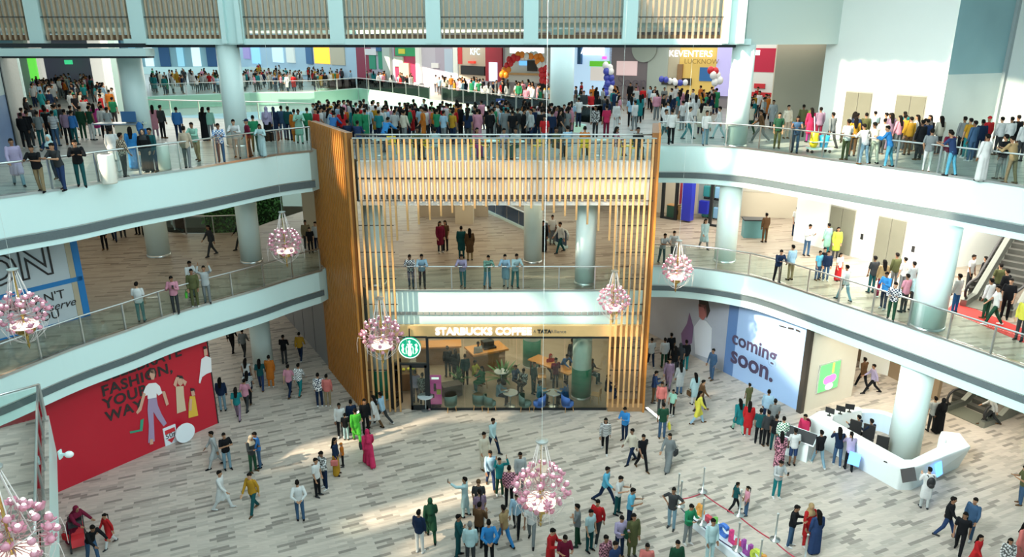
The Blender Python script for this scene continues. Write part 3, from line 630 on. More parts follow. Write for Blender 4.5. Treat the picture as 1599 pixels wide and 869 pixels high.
figure([('printed_skin', SKINP, [[(234, 576), (240, 576), (242, 583), (240, 592), (236, 592), (233, 584)], [(223, 612), (227, 614), (220, 640), (214, 646), (212, 643), (217, 634)], [(252, 610), (257, 610), (263, 630), (259, 633)],
        [(277, 590), (283, 590), (285, 598), (281, 602), (277, 598)], [(270, 600), (274, 588), (279, 588), (277, 592), (274, 604)], [(284, 590), (291, 595), (288, 602), (284, 595)], [(297, 610), (302, 609), (304, 616), (299, 618)], [(295, 622), (299, 622), (298, 640), (294, 640)], [(317, 545), (322, 543), (323, 553), (318, 555)], [(233, 685), (238, 684), (238, 692), (233, 693)]]),
        ('printed_hair', INK, [[(233, 574), (241, 574), (244, 580), (243, 590), (241, 583), (234, 581), (231, 588), (230, 580)], [(276, 585), (284, 586), (287, 592), (284, 593), (277, 592)], [(297, 605), (303, 606), (304, 611), (297, 611)], [(316, 541), (321, 539), (323, 545), (318, 546)]]),
        ('printed_blouse', PW, [[(227, 603), (232, 598), (243, 597), (249, 602), (253, 613), (247, 617), (244, 613), (244, 621), (230, 622), (230, 616), (225, 618), (223, 613)], [(314, 560), (321, 555), (329, 558), (330, 580), (322, 583), (315, 588), (312, 598), (310, 597)]]),
        ('printed_trousers', PL, [[(231, 622), (244, 620), (246, 632), (252, 646), (260, 660), (255, 665), (245, 652), (239, 642), (240, 664), (241, 688), (231, 691), (232, 664), (230, 640)]]),
        ('printed_cream_dress', PC, [[(274, 603), (286, 602), (287, 618), (290, 640), (276, 645), (275, 622)]]),
        ('printed_yellow_skirt', PY, [[(296, 618), (304, 618), (309, 648), (294, 652), (294, 630)]]),
        ('printed_bag', PG, [[(219, 655), (224, 653), (222, 672), (203, 676), (202, 673), (218, 670)]])])
def stand_flat(name, label, cat, u, v, wpx, hpx, m, round_=False):
    p = W(u, v, 0); t = thing(name, label, cat, p, red.rz); k = 1/ (FPX/(p.y*cos(TILT)+CZ*sin(TILT))); wd, ht = wpx*k, hpx*k/.9
    if round_: mb = disc(MB(), wd/2, -.04, .04, 36); q = obj('panel', mb, [m], t); q.location = (0, 0, wd/2)
    else: obj('panel', MB().box((0, 0, ht/2), (wd, .05, ht)), [m], t)
    obj('prop', MB().tube([(0, .03, ht*.5), (0, .35, .02)], .02), [METAL], t); return t, wd, ht
t, a, b = stand_flat('display_disc', 'round white display disc leaning by the red hoarding', 'display', 291, 689, 31, 31, mat('card_white', (.78, .84, .90), .5), True)
t, a, b = stand_flat('poster_stand', 'small white promotional stand with red lettering beside the white disc', 'poster stand', 268, 692, 20, 27, mat('card_white', (.78, .84, .90), .5))
def lmw(x, y, z, t): return t.matrix_world @ Matrix.Translation((x, y, z)) @ Matrix.Rotation(pi/2, 4, 'X')
bpy.context.view_layer.update()
RI = mat('print_red', (.65, .03, .04), .6)
text('lettering', '50s', .34, INK, t, lmw(0, -.03, b*.5, t), .006); obj('red_band', MB().box((0, -.03, b*.75), (a*.8, .015, b*.22)), [RI], t); obj('red_shield', MB().add([(-a*.3, -.035, b*.32), (a*.3, -.035, b*.32), (0, -.035, b*.06), (-a*.3, -.02, b*.32), (a*.3, -.02, b*.32), (0, -.02, b*.06)], [(0, 2, 1), (0, 1, 4, 3), (1, 2, 5, 4), (2, 0, 3, 5)]), [RI], t)
p = W(276, 676, 0); t = thing('standee', 'flat cut-out of a person in a blue jacket standing behind the white disc', 'display', p, red.rz)
def cut(mb, pts, y0=-.02, y1=.02): return plate(mb, pts, y0, y1)
obj('card', flip(cut(MB(), [(-.28, 0), (.28, 0), (.3, .9), (.34, 1.3), (.2, 1.62), (.2, 1.8), (.08, 1.97), (-.1, 1.97), (-.2, 1.8), (-.2, 1.62), (-.36, 1.25), (-.3, .8)])), [PW], t)
obj('printed_jacket', flip(cut(MB(), [(-.25, .75), (.25, .75), (.29, 1.3), (.15, 1.57), (-.15, 1.57), (-.3, 1.2)], -.035, -.02)), [PB], t); obj('printed_face', flip(cut(MB(), [(-.11, 1.62), (.11, 1.62), (.13, 1.8), (-.13, 1.8)], -.035, -.02)), [SKINP], t); obj('printed_hair', flip(cut(MB(), [(-.14, 1.78), (.14, 1.78), (.11, 1.91), (-.1, 1.92)], -.037, -.02)), [INK], t)
# middle floor hoarding
hw = Wall(W(-25, 538, L1), W(139, 492, L1)); h = thing('hoarding', 'pale grey opening hoarding with blue tape frame on the middle balcony', 'hoarding')
mb = MB(); hw.slab(mb, -3, hw.L, L1, L2-1.85, .12); obj('board', mb, [mat('board_grey', (.55, .60, .64), .35)], h)
BT = mat('tape_blue', (.02, .20, .52), .5); zt = hw.px(100, 440)[1]
mb = MB(); hw.slab(mb, hw.L-.2, hw.L+.05, L1, L2-1.85, .16, .03); hw.slab(mb, -3, hw.L, zt-.09, zt+.09, .06, .03); hw.slab(mb, -3, hw.L, L1, L1+.06, .06, .03); obj('blue_tape', mb, [BT], h)
mb = MB(); hw.slab(mb, hw.L-.42, hw.L-.22, L1+.06, L2-1.85, .05, .025); obj('timber_edge', mb, [mat('tan_edge', (.5, .42, .3), .5)], h)
wtext('lettering', hw, 'SOON', 82, 406, 1.55, INK, h, off=.03, align='RIGHT', sp=1.05, o_=.03, fill='NONE', bev=.035)
wtext('lettering', hw, 'OPENING', 84, 371, .75, INK, h, align='RIGHT'); wtext('lettering', hw, "WE CAN'T", 101, 458, .50, INK, h, align='RIGHT', off=.03)
wtext('lettering', hw, 'WAIT', 45, 476, .5, INK, h, align='RIGHT'); wtext('lettering', hw, 'to serve', 117, 470, .46, INK, h, align='RIGHT', shear=.35); wtext('lettering', hw, 'YOU', 93, 489, .46, INK, h, align='RIGHT')
# blue hoarding
h = thing('hoarding', 'long blue coming soon hoarding on the ground floor below the curved balcony', 'hoarding')
def wx(u, v): return cwall.px(u, v)[0]
s1, s2 = wx(1131, 560), wx(1146, 560)
mb = MB(); cwall.slab(mb, 0, s1, 0, L1-1.62, .12); obj('photo_panel', mb, [mat('photo_grey', (.34, .38, .46), .18, noise=.25, nscale=.35)], h)
mb = MB(); cwall.slab(mb, s1, s2, 0, L1-1.62, .12); obj('deep_blue_panel', mb, [mat('hoarding_blue_dark', (.10, .20, .42), .2)], h)
mb = MB(); cwall.slab(mb, s2, cwall.L, 0, L1-1.62, .12); obj('blue_panel', mb, [mat('hoarding_blue', (.33, .49, .76), .22, noise=.06, nscale=.3)], h)
NV = mat('print_navy', (.06, .045, .10), .6)
wtext('lettering', cwall, 'coming', 1177, 541, 1.0, NV, h, off=.02, align='CENTER', o_=.02)
wtext('lettering', cwall, 'soon.', 1174, 568, 1.28, NV, h, off=.02, align='CENTER', o_=.035)
mb = MB(); [wpoly(mb, cwall, p, .012) for p in ([(1217, 507), (1228, 510), (1228, 512), (1217, 509)], [(1231, 510), (1240, 512), (1240, 515), (1231, 513)], [(1243, 513), (1250, 516), (1250, 519), (1243, 516)])]; obj('small_print', flip(mb), [INK], h)
for nm, m, P in (('printed_hair', INK, [[(1092, 466), (1106, 470), (1109, 485), (1104, 497), (1100, 480), (1092, 478)]]), ('printed_face', mat('print_face', (.38, .13, .12), .6), [[(1091, 474), (1103, 476), (1104, 492), (1098, 500), (1092, 494)]]),
                 ('printed_shirt', mat('print_pale', (.55, .60, .68), .6), [[(1084, 510), (1093, 498), (1103, 500), (1112, 512), (1110, 560), (1086, 552)]]), ('printed_bag', mat('print_purple', (.17, .10, .22), .6), [[(1077, 488), (1083, 510), (1081, 535), (1066, 545), (1064, 520), (1073, 505)]])):
    mb = MB(); [wpoly(mb, cwall, p, .01) for p in P]; obj(nm, flip(mb), [m], h)
# lit advertising screen
sq = [swall.px(u, v) for u, v in ((1274, 577), (1311, 566), (1311, 597), (1275, 607))]
c = (sum(q[0] for q in sq)/4, sum(q[1] for q in sq)/4); wd_, ht_ = 1.35, 1.35
t = thing('advert_screen', 'bright green advertising screen on the pale stone wall beside the reception desk', 'screen', swall.at(c[0], c[1], .02), swall.rz)
obj('bezel', MB().box((0, 0, 0), (wd_+.1, .08, ht_+.1)), [mat('bezel_grey', (.4, .42, .4), .4)], t); obj('display', MB().box((0, -.045, 0), (wd_, .02, ht_)), [mat('screen_green', (.1, .5, .15), .4, emit=(.12, .75, .16), es=.9)], t)
obj('yellow_ribbon', MB().box((.2, -.06, .42), (.12, .02, .5)), [mat('screen_yellow', (.6, .7, .1), .4, emit=(.75, .8, .1), es=.9)], t)
mb = MB()
for x, z, r in ((-.1, -.15, .3), (.2, -.12, .3)): mb.ball((x, -.06, z), (r, .012, r*.75), 16, 8)
obj('pink_patch', mb, [mat('screen_pink', (.7, .15, .5), .4, emit=(.8, .2, .6), es=.8)], t); obj('white_patch', MB().ball((.05, -.065, -.5), (.28, .012, .17), 16, 8), [LW], t)
# ================================================================ RECEPTION DESK
ob = [W(u, v, 1.15) for u, v in ((1263, 650), (1300, 638), (1345, 634), (1352, 643))]; dk = thing('reception_desk', 'large white angular reception desk round the white column', 'desk')
zt_ = 1.15
outer = [W(1263, 650, zt_), W(1408, 729, zt_), W(1424, 731, zt_), W(1516, 696, zt_), W(1499, 675, zt_), W(1470, 672, zt_)]
inner = [W(1300, 655, zt_), W(1412, 716, zt_), W(1424, 716, zt_), W(1478, 690, zt_), W(1478, 684, zt_), W(1466, 681, zt_)]
base = [W(1268, 690, 0), W(1400, 764, 0), W(1422, 765, 0), W(1497, 729, 0), W(1488, 715, 0), W(1466, 705, 0)]
def ringdesk(outer, inner, base):
    mb = MB(); n = len(outer); A = [(p.x, p.y, zt_) for p in outer]+[(p.x, p.y, zt_-.12) for p in outer]+[(p.x, p.y, .0) for p in base]+[(p.x, p.y, zt_) for p in inner]+[(p.x, p.y, 0) for p in inner]
    F = []
    for i in range(n-1):
        F += [(i, i+1, 3*n+i+1, 3*n+i), (n+i, n+i+1, i+1, i), (2*n+i, 2*n+i+1, n+i+1, n+i), (3*n+i, 3*n+i+1, 4*n+i+1, 4*n+i)]
    for i in (0, n-1): F += [(i, n+i, 2*n+i, 4*n+i, 3*n+i)]
    return flip(mb.add(A, F))
DW = mat('desk_white', (.80, .87, .88), .25)
o = obj('counter', ringdesk(outer, inner, base), [DW], dk); bv = o.modifiers.new('bevel', 'BEVEL'); bv.width = .05; bv.segments = 3; bv.limit_method = 'ANGLE'
o2 = [W(1263, 650, zt_), W(1278, 641, zt_), W(1340, 634, zt_), W(1346, 637, zt_)]; i2 = [W(1300, 655, zt_), W(1302, 648, zt_), W(1340, 640, zt_), W(1346, 639, zt_)]; b2 = [W(1268, 690, 0), W(1280, 680, 0), W(1340, 668, 0), W(1346, 667, 0)]
o = obj('side_counter', ringdesk(o2, i2, b2), [DW], dk); bv = o.modifiers.new('bevel', 'BEVEL'); bv.width = .04; bv.segments = 3; bv.limit_method = 'ANGLE'
zt_ = .8; cb = smoothpath([W(u, v, .8) for u, v in ((1330, 652), (1345, 646), (1375, 647), (1400, 657), (1416, 668))], 4)
mb = MB(); n = len(cb)
P = inset(cb, .35); A = [(q.x, q.y, z) for z in (0, .85) for L_ in (cb, P) for q in L_]
mb.add(A, [f for i in range(n-1) for f in ((i, i+1, 2*n+i+1, 2*n+i), (n+i+1, n+i, 3*n+i, 3*n+i+1), (2*n+i, 2*n+i+1, 3*n+i+1, 3*n+i))]+[(0, n, 3*n, 2*n), (n-1, 3*n-1, 4*n-1, 2*n-1)]); obj('low_back_counter', flip(mb), [mat('desk_pale_blue', (.55, .70, .85), .3)], dk, True)
o = obj('black_plate', MB().box((0, 0, 0), (.62, .03, .5)), [mat('plate_grey', (.09, .08, .08), .3)], dk); q = WY(1414, 739, W(1414, 752, .4).y); f0 = (W(1424, 731, 1.15)-W(1408, 729, 1.15)); o.location = W(1417, 738, .98)+V((-.02, -.12, 0)); o.rotation_euler = (-.45, 0, .25)
for (u, v), rz in (((1334, 716), -.72), ((1466, 732), .62)):
    o = obj('blue_display', MB().box((0, 0, 0), (.42, .06, .5)), [mat('blue_lit', (.1, .3, .9), .4, emit=(.12, .38, 1), es=1.6)], dk); o.location = W(u, v, .72); o.rotation_euler = (-.25, 0, rz)
o = obj('slot', MB().box((0, 0, 0), (.6, .03, .05)), [INK], dk); o.location = W(1393, 724, 1.02); o.rotation_euler = (0, 0, -.72)
def monitor(u, v, z, rz, label):
    p = W(u, v, z); t = thing('monitor', label, 'monitor', p, rz, 'desk monitors'); t.scale = (.72, .72, .72); obj('display', MB().box((0, 0, .32), (.52, .04, .34)), [BLACK], t); obj('stand', MB().box((0, .03, .1), (.06, .03, .2)).box((0, .05, .01), (.22, .16, .02)), [DARKM], t); return t
monitor(1295, 648, 1.15, 2.4, 'black monitor lying at the far corner of the reception desk'); monitor(1312, 645, 1.15, 2.6, 'black monitor on the side arm of the reception desk'); monitor(1326, 642, 1.15, 2.8, 'black monitor nearest the end of the desk side arm')
# office chairs behind the desk
def office_chair(u, v, rz, label):
    p = W(u, v, 0); t = thing('office_chair', label, 'chair', p, rz, 'chairs behind the reception desk'); obj('seat', MB().box((0, 0, .46), (.48, .46, .08)), [BLACK], t); obj('backrest', MB().box((0, .24, .82), (.46, .06, .6)), [BLACK], t); obj('pedestal', MB().tube([(0, 0, .42), (0, 0, .08)], .03), [METAL], t)
    for k in range(5): obj('foot', MB().tube([(0, 0, .08), (.28*cos(k*1.257), .28*sin(k*1.257), .03)], .02), [METAL], t)
office_chair(1329, 696, R(-40), 'black office chair of the receptionist nearer the desk corner'); office_chair(1350, 703, R(-40), 'black office chair of the second receptionist'); office_chair(1374, 714, R(150), 'empty black office chair behind the reception desk')
# small info totem with slanted screen near the queue
p = W(1246, 712, 0); t = thing('kiosk', 'low information kiosk with slanted black screen beside the queue', 'kiosk', p, -.75)
obj('body', MB().box((0, 0, .45), (.9, .5, .9)), [DW], t); o = obj('display', MB().box((0, 0, 0), (1.25, .05, .5)), [BLACK], t); o.location = (0, -.1, 1.05); o.rotation_euler = (-.9, 0, 0); o = obj('screen_rim', MB().box((0, .02, 0), (1.33, .04, .58)), [DW], t); o.location = (0, -.1, 1.04); o.rotation_euler = (-.9, 0, 0)
# ================================================================ CHANDELIERS
PK = mat('pink_glass', (.70, .33, .42), .18, noise=.4, nscale=9); PK2 = mat('petal_pink', (.70, .30, .40), .35); BULB = mat('bulb', (1, .95, .9), .4, emit=(1, .90, .84), es=1.6); SHD = mat('shade_lit', (1, .93, .85), .5, emit=(1, .84, .70), es=.75); WIRE = mat('white_wire', (.85, .78, .76), .4); DROP = mat('rose_wire', (.66, .40, .42), .35, .3)
gl = MB().ball((0, 0, 0), .088, 12, 8).mesh('globe', True); gl.materials.append(PK)
bl = MB().ball((0, 0, .055), (.055, .055, .05), 8, 6).mesh('bulb', True); bl.materials.append(BULB)
pm_ = MB()
for k in range(6):
    a = k*pi/3; d, s_ = V((cos(a), sin(a), 0)), V((-sin(a), cos(a), 0)); pm_.add([d*.05-V((0, 0, .06)), d*.13+s_*.06+V((0, 0, .0)), d*.165+V((0, 0, .05)), d*.13-s_*.06], [(0, 1, 2, 3)])
pm_ = pm_.mesh('petal'); pm_.materials.append(PK2)
tiers = [(.42, .78, 8, 0), (.64, .58, 10, .2), (.78, .34, 11, 0), (.84, .08, 12, .25), (.72, -.2, 9, .1), (.5, -.5, 6, .3)]
mbs = {}
mbs['stem'] = (MB().lathe([(.015, 1.82), (.07, 1.78), (.03, 1.70), (.035, .6), (.07, .55), (.03, .48), (.03, .1), (.11, .05), (.05, -.02), (.06, -.3), (.14, -.36), (.1, -.5), (.045, -.72), (.07, -.85), (.03, -1.05), (.055, -1.2), (.005, -1.36)], n=12), GOLD, True)
mb = MB()
for k in range(8):
    a = k*pi/4; mb.tube([(.12*cos(a), .12*sin(a), 1.78), (.30*cos(a), .30*sin(a), 1.0), (.50*cos(a), .50*sin(a), .2)], .014, 5)
mb.tube([(.5*cos(k*pi/12), .5*sin(k*pi/12), .2) for k in range(25)], .014, 5, cap=False); mbs['suspension_rod'] = (mb, WIRE, True)
mb = MB()
for r, z, n, ph in tiers:
    for k in range(n):
        a = 2*pi*k/n+ph; zz = min(max(z-.1, -.2), .5)
        mb.tube([(.05*cos(a), .05*sin(a), zz*.6), (r*.45*cos(a+.25), r*.45*sin(a+.25), zz*.8-.1), (r*.8*cos(a+.12), r*.8*sin(a+.12), z-.12), (r*cos(a), r*sin(a), z-.06)], .011, 4)
mbs['branch'] = (mb, DROP, True)
mb = MB()
for k in range(12):
    a = k*pi/6; mb.tube([(.5*cos(a), .5*sin(a), -.1), (.82*cos(a+.15), .82*sin(a+.15), -.28), (.64*cos(a+.1), .64*sin(a+.1), -.7), (.28*cos(a), .28*sin(a), -1.0), (.05*cos(a), .05*sin(a), -1.12)], .009, 4)
    if k % 2: b = a+.2; mb.tube([(.7*cos(b), .7*sin(b), -.1), (1.05*cos(b), 1.05*sin(b), -.02), (1.1*cos(b), 1.1*sin(b), -.3), (1.1*cos(b), 1.1*sin(b), -.75)], .008, 4)
mbs['wire_cage'] = (mb, WIRE, True)
mbs['lamp_shade'] = (MB().lathe([(.02, -.28), (.46, -.28), (.48, -.42), (.45, -.46), (.02, -.46)], n=24), SHD, True)
mbs['bead_fringe'] = (MB().lathe([(.40, -.46), (.33, -.65), (.12, -.8), (.1, -.78), (.3, -.6), (.36, -.46)], n=20, cap=False), GOLD, False)
CM = {k: (v[0].mesh(k, v[2]), v[1]) for k, v in mbs.items()}
for k, (me, m) in CM.items(): me.materials.append(m)
for i, (u, v, zc, D, lab) in enumerate(((845, 766, 21.5, 1.6, 'large pink flower chandelier hanging low over the ground floor crowd'), (596, 525, 29, 1.55, 'pink flower chandelier beside the timber fin and the round green sign'), (958, 470, 31, 1.3, 'pink flower chandelier before the slats at the end of the shop sign'),
                                        (445, 381, 32, 1.38, 'small pink chandelier before the middle balcony next to the fin'), (1057, 422, 33, 1.34, 'small pink chandelier before the curved balcony above the blue hoarding'), (35, 492, 23, 1.45, 'pink chandelier in front of the grey opening hoarding'), (16, 846, 13.5, 1.5, 'pink chandelier cut by the bottom corner beside the landing edge'))):
    c = WD(u, v, zc); S = D/1.75; t = thing('chandelier', lab, 'chandelier', c, i*.4, 'pink flower chandeliers'); t.scale = (S, S, S)
    obj('cable', MB().tube([(0, 0, 1.8), (0, 0, (25-c.z)/S)], .006, 5), [mat('cable_grey', (.6, .68, .66), .4)], t); obj('canopy', MB().lathe([(.02, 1.78), (.2, 1.79), (.2, 1.83), (.02, 1.86)], n=12), [METAL], t)
    for k, (me, m) in CM.items(): obj(k, me, None, t)
    rr = random.Random(i)
    for r, z, n, ph in tiers:
        for k in range(n):
            a = 2*pi*k/n+ph; g = obj('globe', gl, None, t); g.location = (r*cos(a)+rr.uniform(-.05, .05), r*sin(a)+rr.uniform(-.05, .05), z+rr.uniform(-.06, .06)); sc_ = rr.uniform(.75, 1.1); g.scale = (sc_,)*3; g.rotation_euler = (rr.uniform(-.5, .5), rr.uniform(-.5, .5), a)
            if k % 2: obj('petal', pm_, None, g)
            if z > .5 or (z > 0 and k % 2 == 0): obj('bulb', bl, None, g)
# ================================================================ ROPE BARRIER AND LETTERS
def barrier(tops, col, label):
    P = [W(u, v, 1.0) for u, v in tops]; c = P[0]; o = V((c.x, c.y, 0)); t = thing('rope_barrier', label, 'barrier', (c.x, c.y, 0))
    for a, b in zip(P, P[1:]): obj('rope', MB().tube([a-o+(b-a)*k/6-V((0, 0, .06+.22*(k/6)*(1-k/6))) for k in range(7)], .022, 6), [col], t, True)
    pm = MB().lathe([(.02, 0), (.17, 0), (.17, .03), (.03, .06), (.025, .96), (.04, .97), (.04, 1.0), (.005, 1.03)], n=14).mesh('post', True); pm.materials.append(METAL)
    for a in P: q = obj('post', pm, None, t); q.location = a-o
barrier([(1058, 777), (1097, 767), (1154, 803), (1210, 842), (1256, 876)], mat('rope_red', (.42, .02, .05), .6), 'red rope barrier behind the colourful letters')
barrier([(1062, 789), (1096, 817), (1151, 857), (1185, 884)], mat('rope_navy', (.05, .04, .10), .6), 'dark rope barrier in front of the colourful letters')
pwl = Wall(W(1092, 806, .3), W(1190, 884, .3)); t = thing('letter_display', 'white plinth carrying colourful flower letters inside the rope barrier', 'display', (pwl.p0.x, pwl.p0.y, 0), pwl.rz)
L_ = pwl.L; o = obj('plinth', MB().box((L_/2-.1, 0, .16), (L_+.6, .75, .32)), [mat('plinth_white', (.74, .82, .88), .4)], t); bv = o.modifiers.new('bevel', 'BEVEL'); bv.width = .03; bv.segments = 2
bpy.context.view_layer.update()
cols = dict(o=(.65, .30, .06), r=(.62, .06, .10), g=(.15, .45, .08), b=(.04, .16, .55), m=(.62, .04, .20), p=(.30, .05, .30), y=(.50, .60, .06))
xs = [.02, .42, .72, 1.08, 1.5, 1.78, 2.08, 2.45, 2.85]
for x, ch, cc in zip(xs[1:], 'rJCLuUCK', 'rgbmrpyo'):
    o = text('letter_'+ch.lower(), ch, .62, mat('letter_'+cc, cols[cc], .5, noise=.5, nscale=14), t, t.matrix_world @ Matrix.Translation((x*L_/2.7, -.02, .52)) @ Matrix.Rotation(pi/2, 4, 'X'), .07, off=.022)
mb = MB()
for k in range(6): mb.ball((.02+.13*cos(k*pi/3), 0, .58+.17*sin(k*pi/3)), (.09, .07, .11), 10, 6)
mb.ball((.02, 0, .58), .09, 8, 6); obj('flower', mb, [mat('letter_o', cols['o'], .5, noise=.5, nscale=14)], t, True)
# ================================================================ ESCALATORS
def escalator(p, rz, label, rise=5.8, wd=1.25, m=None):
    t = thing('escalator', label, 'escalator', p, rz); run = rise/math.tan(R(30)); Wd = wd/2+.22; fl_ = 1.3
    prof = [(0, 0), (fl_, 0), (fl_+run, rise), (2*fl_+run, rise)]
    for s_ in (-1, 1):
        x = s_*Wd; mb = MB(); A = []
        for a, b in ((x-.12, 0), (x+.12, 0)): A += [(a, y, z-.55 if i else z-.05) for i, (y, z) in enumerate(prof)]+[(a, y, z+.28) for y, z in prof]
        mb.add(A, [(0, 1, 5, 4), (1, 2, 6, 5), (2, 3, 7, 6), (12, 13, 9, 8), (13, 14, 10, 9), (14, 15, 11, 10), (4, 5, 13, 12), (5, 6, 14, 13), (6, 7, 15, 14), (0, 4, 12, 8), (3, 11, 15, 7)]); obj('skirt', mb, [mat('escalator_steel', (.26, .28, .25), .35, .7)], t)
        A = [(x+e, y, z+k) for e in (-.012, .012) for k in (.28, .95) for y, z in ((.35, 0), (fl_, 0), (fl_+run, rise), (2*fl_+run-.35, rise))]
        obj('side_glass', MB().add(A, [(j, j+1, j+5, j+4) for j in (0, 1, 2)]+[(8+j+4, 8+j+5, 8+j+1, 8+j) for j in (0, 1, 2)]), [GLASS], t)
        pts = [(x, .3, .3), (x, .08, .45), (x, .02, .65), (x, .12, .88), (x, .4, .98), (x, fl_, .98), (x, fl_+run, rise+.98), (x, 2*fl_+run-.2, rise+.98)]; obj('handrail', MB().tube(pts, .055, 8), [BLACK], t, True)
    mb = MB(); n = int(rise/.2)
    for i in range(n): mb.box((0, fl_+(i+.5)*run/n, (i+.5)*.2-.02), (wd, run/n, .2))
    obj('tread', mb, [mat('step_grey', (.10, .10, .09), .5, .4)], t); obj('landing_plate', MB().box((0, .6, .015), (wd+.3, 1.2, .03)), [mat('landing_green', (.13, .14, .11), .5)], t)
    mb = MB().add([(-Wd, fl_, -.1), (Wd, fl_, -.1), (Wd, fl_+run, rise-.6), (-Wd, fl_+run, rise-.6)], [(0, 1, 2, 3)]); obj('underside', mb, [mat('escalator_steel', (.26, .28, .25), .35, .7)], t)
p = W(1503, 654, 0); escalator(p, R(-62), 'grey escalator with black handrails rising from the ground floor beside the column')
p = W(1538, 486, L1); escalator(p, R(-48), 'crowded escalator rising from the middle floor beside the red carpet')
struct('trim_98', MB().prism([W(1478, 484, L1), W(1492, 470, L1), W(1640, 530, L1), W(1640, 552, L1)], L1, L1+.012), [mat('carpet_red', (.50, .02, .015), .8)])
struct('trim_99', MB().prism([W(1446, 462, L1), W(1456, 457, L1), W(1462, 476, L1), W(1448, 480, L1)], L1, L1+.012), [mat('carpet_red', (.50, .02, .015), .8)])
# descending escalator side on the middle floor
pa, pb = W(735, 318, L1), W(884, 388, L1); ew = Wall(pa, pb); t = thing('descending_escalator', 'dark blue glazed escalator side running diagonally across the middle floor', 'escalator', (pa.x, pa.y, L1), ew.rz)
obj('side_glass', MB().box((ew.L/2, 0, .55), (ew.L, .04, .8)), [mat('navy_glazing', (.025, .06, .12), .1)], t); obj('plinth', MB().box((ew.L/2, 0, .07), (ew.L, .25, .14)), [WHITE], t); obj('handrail', MB().tube([(0, 0, 1.0), (ew.L, 0, 1.0), (ew.L+.2, 0, .8), (ew.L+.1, 0, .5)], .05), [mat('pale_rail', (.5, .58, .6), .4)], t, True)
for k in range(int(ew.L/1.6)): obj('post', MB().box((1.6*k+.8, 0, .55), (.05, .06, .85)), [METAL], t)
# ================================================================ PLANT WALL, LOUNGE, STORE
def leafwall(label, u0, u1, y, z0, z1, n, lm, seed):
    a, b = WY(u0, 330, y).x, WY(u1, 330, y).x; t = thing('plant_wall', label, 'plant wall', ((a+b)/2, y, z0)); rr = random.Random(seed); w_ = b-a
    obj('backing', MB().box((0, .2, (z1-z0)/2), (w_, .3, z1-z0)), [mat('hedge_dark', (.015, .05, .015), .8)], t); mb = MB()
    for _ in range(n):
        c = V((rr.uniform(-w_/2, w_/2), rr.uniform(-.25, .1), rr.uniform(0, z1-z0))); d = V((rr.uniform(-1, 1), rr.uniform(-1, -.2), rr.uniform(-1, 1))).normalized(); e = d.orthogonal().normalized(); L = rr.uniform(.12, .3)
        mb.add([c, c+d*L*.5+e*L*.25, c+d*L, c+d*L*.5-e*L*.25], [(0, 1, 2, 3)])
    obj('foliage', mb, [lm], t)
leafwall('tall green plant wall behind the middle balcony void', 318, 390, 47, 1, 9.4, 2600, LEAF, 3); leafwall('narrow green planting behind the round column on the middle floor', 396, 440, 49, 2, 7.6, 900, LEAF, 4)
p = W(1178, 372, L1); t = thing('lounge_counter', 'teal service counter in the beige lounge on the middle floor', 'counter', p, -.1); obj('body', MB().box((0, .4, .5), (1.2, .7, 1.0)), [mat('teal', (.12, .30, .32), .5)], t); obj('worktop', MB().box((0, .4, 1.03), (1.3, .8, .06)), [DARKM], t)
p = W(1180, 318, L1); bw = Wb; t = thing('wall_mural', 'pale painted mural on the lounge back wall', 'picture'); s0, z0 = bw.px(1215, 325); mb = MB(); bw.slab(mb, s0-2.4, s0+1.9, 7.4, 8.9, .04, .03); obj('canvas', mb, [mat('mural', (.60, .58, .50), .6, noise=.45, nscale=.9)], t)
t = thing('luggage_store', 'dark framed luggage store with blue pillar on the middle floor', 'shop front'); s_ = Wall(W(1030, 340, L1), W(1128, 356, L1))
def spx(wall, u0, v0, u1, v1):
    a, b = wall.px(u0, v0), wall.px(u1, v1); return a[0], b[0], b[1], a[1]
def wpanel(name, wall, u0, v0, u1, v1, m, parent, off=.02, th=.1):
    a, b, c, d = spx(wall, u0, v0, u1, v1); mb = MB(); wall.slab(mb, a, b, c, d, th, off); return obj(name, mb, [m], parent)
mb = MB(); s_.slab(mb, 0, s_.L, L1, L2-1.85, .1, -2.5); obj('back_wall', mb, [mat('store_grey', (.35, .42, .44), .4)], t)
mb = MB()
for u in (1034, 1055, 1110, 1126): a = s_.px(u, 320)[0]; s_.slab(mb, a-.09, a+.09, L1, L2-1.9, .15)
s_.slab(mb, s_.px(1034, 320)[0], s_.px(1055, 320)[0], L1, L1+.12, .15); s_.slab(mb, s_.px(1108, 320)[0], s_.px(1126, 320)[0], L1, L1+.12, .15); obj('frame', mb, [DARKM], t)
wpanel('blue_pillar', s_, 1068, 282, 1078, 345, mat('royal_blue', (.02, .03, .40), .4), t, .1, .5); wpanel('blue_wall', s_, 1078, 318, 1090, 340, mat('royal_blue', (.02, .03, .40), .4), t, -1.2, .3)
mb = MB(); s_.slab(mb, s_.px(1078, 320)[0], s_.px(1115, 320)[0], 7.0, 7.08, .4, -1.8); s_.slab(mb, s_.px(1078, 320)[0], s_.px(1115, 320)[0], 8.2, 8.28, .4, -1.8); obj('shelf', mb, [DARKM], t)
wpanel('red_case_panel', s_, 1057, 284, 1066, 322, mat('case_red', (.45, .05, .09), .4), t, -.5)
rr = random.Random(5); k = 0
